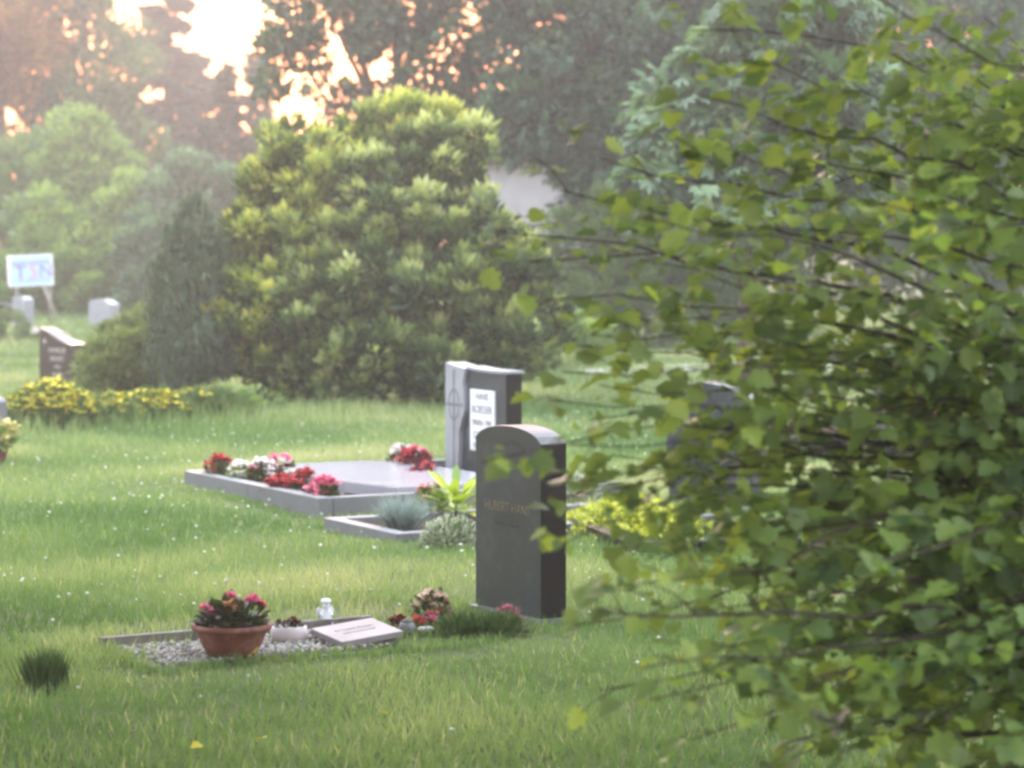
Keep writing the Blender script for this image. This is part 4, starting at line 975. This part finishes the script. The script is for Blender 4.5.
# manual shoots read from the photograph: tip px, py, depth, sag, twigs, twig length, leaf density
for (px, py, d_, zs, sag, ntw, twl, dens, bare) in (
    (500, 232, 7.2, -.45, .18, 12, .22, .75, .45), (528, 262, 6.9, -.40, .12, 13, .22, .8, .40), (560, 190, 7.3, -.5, .15, 14, .24, .8, .40), (600, 158, 7.0, -.55, .15, 14, .25, .85, .35),
    (545, 300, 6.6, -.3, .1, 13, .22, .8, .38), (575, 345, 7.1, -.2, .1, 10, .22, .55, .40), (590, 420, 7.0, -.05, .0, 9, .22, .3, .45), (570, 445, 6.6, -.15, -.02, 8, .2, .25, .45),
    (482, 462, 6.3, -.1, .12, 11, .16, .95, .58), (545, 500, 6.5, .05, .1, 11, .2, .85, .40), (560, 545, 6.4, .1, .08, 13, .22, .9, .35), (590, 590, 6.2, .1, .08, 13, .22, .85, .35),
    (575, 625, 6.6, .1, .12, 12, .2, .6, .4), (600, 690, 6.3, .2, .1, 9, .2, .45, .4), (650, 700, 6.0, .1, .0, 9, .22, .5, .4), (690, 740, 6.1, .2, .05, 9, .22, .6, .3),
    (690, 30, 7.0, -.5, .1, 13, .24, .9, .35), (700, 95, 6.8, -.45, .1, 14, .25, .8, .35), (740, 60, 6.6, -.5, .1, 14, .25, .9, .35), (650, 210, 6.8, -.4, .1, 15, .25, .9, .3),
    (640, 260, 6.5, -.35, .1, 16, .26, 1.0, .3), (640, 320, 6.8, -.25, .08, 16, .26, .95, .3), (660, 370, 6.5, -.2, .06, 14, .25, .75, .3), (670, 440, 6.8, -.1, .05, 13, .25, .7, .3),
    (640, 500, 6.7, .0, .06, 14, .24, .8, .3), (660, 560, 6.4, .05, .05, 15, .25, .85, .3), (690, 610, 6.2, .1, .04, 13, .24, .7, .3)):
    t_ = P(px, py, d_)
    shoot(hub(max(.15, t_.z + zs)), t_, .009, sag, int(ntw * 1.15), twl, dens * 1.5, .056, bare)
for (px, py, d_, r_, zs, sg_, n_, dn) in ((548, 400, 6.8, .006, -.1, .04, 9, .45), (562, 372, 7.0, .006, -.2, .08, 10, .55), (600, 385, 6.7, .006, -.15, .05, 10, .6), (612, 455, 6.9, .006, -.05, .02, 9, .5), (628, 412, 6.5, .006, -.1, .03, 10, .6), (590, 335, 6.9, .007, -.25, .08, 12, .75), (575, 485, 6.6, .006, .0, .04, 9, .5), (620, 520, 6.8, .007, .0, .04, 11, .7), (545, 530, 6.9, .006, .0, .1, 12, .8), (598, 612, 6.0, .015, .02, -.16, 9, .5), (640, 668, 5.9, .012, .10, -.10, 8, .5), (655, 640, 6.3, .013, .0, -.12, 9, .6), (840, 545, 6.0, .010, .0, .02, 8, .6), (640, 215, 6.2, .011, -.55, .12, 12, .9)):
    t_ = P(px, py, d_)
    shoot(hub(max(.2, t_.z + zs)), t_, r_, sg_, n_, .24, dn, .064, .35)
random.seed(11)
for i in range(54):                                   # the dense right-hand body
    px = 730 + 300 * random.random() ** .8; py = -40 + 830 * random.random() ** .85; d_ = 6.0 + 2.2 * random.random()
    if py > 690: px += 40
    t_ = P(px, py, d_)
    shoot(hub(max(.1, t_.z - .5 + .3 * random.random())), t_, .0085, .08, 17, .30, 1.55, .058, .12, .38)
for (px, py, d_) in ((700, 350, 6.9), (740, 390, 6.4), (690, 420, 7.2), (720, 460, 6.6), (705, 500, 7.0), (745, 530, 6.5), (760, 350, 7.3), (700, 560, 6.8), (735, 640, 6.3), (760, 690, 6.1), (830, 720, 6.0), (900, 740, 6.3), (780, 745, 6.5), (860, 690, 6.8)):
    t_ = P(px, py, d_)
    shoot(hub(max(.15, t_.z - .1)), t_, .008, .06, 16, .28, 1.3, .066, .2, .45)
# unseen crown clumps added above and left of the frame to shade the lawn
SHADE_CL = [(-3.7, 5.6, 2.6, .9, 1.3, 1.0), (-3.9, 7.8, 2.7, .9, 1.3, 1.0), (-4.1, 9.8, 3.0, .9, 1.2, 1.0), (-.6, 2.0, 4.7, 2.0, 1.2, .7), (.6, 9.6, 4.2, 1.3, 1.2, .6), (-.9, 9.8, 4.5, 1.3, 1.2, .6), (-2.4, 9.9, 4.6, 1.2, 1.2, .6), (.2, 7.8, 4.4, 1.4, 1.2, .6), (-1.5, 7.9, 4.6, 1.3, 1.2, .6), (-3.1, 8.0, 4.6, 1.2, 1.3, .7), (-2.6, 6.2, 4.2, 1.2, 1.2, .7),
      (-.6, 6.2, 4.4, 1.4, 1.2, .7), (1.0, 6.4, 4.6, 1.1, 1.1, .6), (1.6, 9.8, 4.4, 1.1, 1.1, .6), (-.2, 11.3, 5.0, 1.3, .9, .5), (-1.8, 11.4, 5.1, 1.3, .9, .5), (-3.6, 10.4, 5.0, 1.0, 1.0, .6), (-1.6, 4.6, 4.2, 1.3, 1.1, .7), (.6, 4.4, 4.4, 1.3, 1.1, .7), (-.6, 8.6, 5.3, 2.4, 1.8, .6)]
cc = cloud([tuple(np.array(c[:3]) - np.array(TB)) + c[3:] for c in SHADE_CL], 620, .36, 36000, .6, .1)
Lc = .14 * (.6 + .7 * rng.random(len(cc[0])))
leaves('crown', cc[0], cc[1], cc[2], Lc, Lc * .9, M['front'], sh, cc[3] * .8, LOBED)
for c in SHADE_CL[3:]:
    e = Vector(c[:3]) - TB; a = Vector((0, 0, 2.75))
    tube_obj('limb', bez(a, a.lerp(e, .5) + Vector((0, 0, .35)), e, 7), [.028 * (1 - .8 * q_ / 6) for q_ in range(7)], M['bark'], sh, 6)
leaves('foliage', np.array(LP) - np.array(TB), np.array(LD), np.array(LN), np.array(LS), np.array(LS) * .92, M['front'], sh, np.array(LR), LOBED)
for k in range(7):
    a = k * .9
    e = Vector((math.cos(a) * .22, math.sin(a) * .3, 2.1 + .3 * math.sin(k * 2.1)))
    tube_obj('trunk', bez(Vector((math.cos(a) * .06, math.sin(a) * .06, -.05)), Vector((math.cos(a) * .05, math.sin(a) * .08, 1.0)), e, 7), [.035 * (1 - .6 * j / 6) for j in range(7)], M['bark'], sh, 7)

# ------------------------------------------------------------------ haze
HAZE = 0.0021
if HAZE:
    hb = box_bm(-60, 60, -20, 110, -1.0, 24)
    m, nt, out = mat_new('haze_air')
    pv = nt.nodes.new('ShaderNodeVolumePrincipled')
    pv.inputs['Color'].default_value = (.90, .94, .96, 1); pv.inputs['Density'].default_value = HAZE; pv.inputs['Anisotropy'].default_value = .68
    nt.links.new(pv.outputs[0], out.inputs['Volume'])
    tag(from_bm('haze', hb, m), 'pale evening haze in the air', None, None, 'stuff')

# ------------------------------------------------------------------ light
SUN_EL, SUN_AZ = R(9), R(-7)                            # azimuth from +Y, negative is left
w = bpy.data.worlds.new('World'); scene.world = w; w.use_nodes = True
nt = w.node_tree; nt.nodes.clear()
sky = nt.nodes.new('ShaderNodeTexSky'); sky.sky_type = 'NISHITA'; sky.sun_disc = False
sky.sun_elevation = SUN_EL; sky.sun_rotation = SUN_AZ; sky.dust_density = 4.0; sky.air_density = 1.2; sky.ozone_density = 1.0
bg = nt.nodes.new('ShaderNodeBackground'); bg.inputs[1].default_value = .036
CLOUD = 1.5
wo = nt.nodes.new('ShaderNodeOutputWorld')
tint = nt.nodes.new('ShaderNodeMix'); tint.data_type = 'RGBA'; tint.blend_type = 'MULTIPLY'; tint.inputs[0].default_value = 1
tint.inputs[7].default_value = (1.0, .49, .39, 1)
nt.links.new(sky.outputs[0], tint.inputs[6]); nt.links.new(tint.outputs[2], bg.inputs[0])
# thin high cloud: even, slightly cool, brighter overhead
tc = nt.nodes.new('ShaderNodeTexCoord'); sx = nt.nodes.new('ShaderNodeSeparateXYZ'); nt.links.new(tc.outputs['Generated'], sx.inputs[0])
cr = ramp(nt, sx.outputs['Z'], [(0, .13, .10, .105), (.14, .20, .17, .18), (.38, .60, .66, .78), (1, 1.0, 1.10, 1.22)])
b2 = nt.nodes.new('ShaderNodeBackground'); b2.inputs[1].default_value = CLOUD; nt.links.new(cr, b2.inputs[0])
ad = nt.nodes.new('ShaderNodeAddShader'); nt.links.new(bg.outputs[0], ad.inputs[0]); nt.links.new(b2.outputs[0], ad.inputs[1])
nt.links.new(ad.outputs[0], wo.inputs[0])
sl_ = bpy.data.lights.new('sun', 'SUN'); sl_.energy = .7; sl_.angle = R(12); sl_.color = (1, .76, .62)
so = bpy.data.objects.new('sun', sl_); COL.objects.link(so)
dirv = Vector((math.sin(SUN_AZ) * math.cos(SUN_EL), math.cos(SUN_AZ) * math.cos(SUN_EL), math.sin(SUN_EL)))
so.rotation_euler = dirv.to_track_quat('Z', 'Y').to_euler()
so.location = (0, 0, 30)

# ------------------------------------------------------------------ render settings
vs = scene.view_settings
vs.view_transform = 'Standard'; vs.look = 'None'; vs.gamma = 1.0; vs.use_curve_mapping = False
vs.exposure = 1.92
cy = scene.cycles
cy.use_denoising = True
try: cy.denoiser = 'OPENIMAGEDENOISE'
except Exception: pass
cy.use_adaptive_sampling = True; cy.adaptive_threshold = .02
cy.max_bounces = 6; cy.diffuse_bounces = 3; cy.glossy_bounces = 2; cy.transmission_bounces = 3; cy.volume_bounces = 1; cy.transparent_max_bounces = 4
cy.sample_clamp_indirect = 6
cy.caustics_reflective = False; cy.caustics_refractive = False
cy.pixel_filter_type = 'BLACKMAN_HARRIS'; cy.filter_width = 2.8
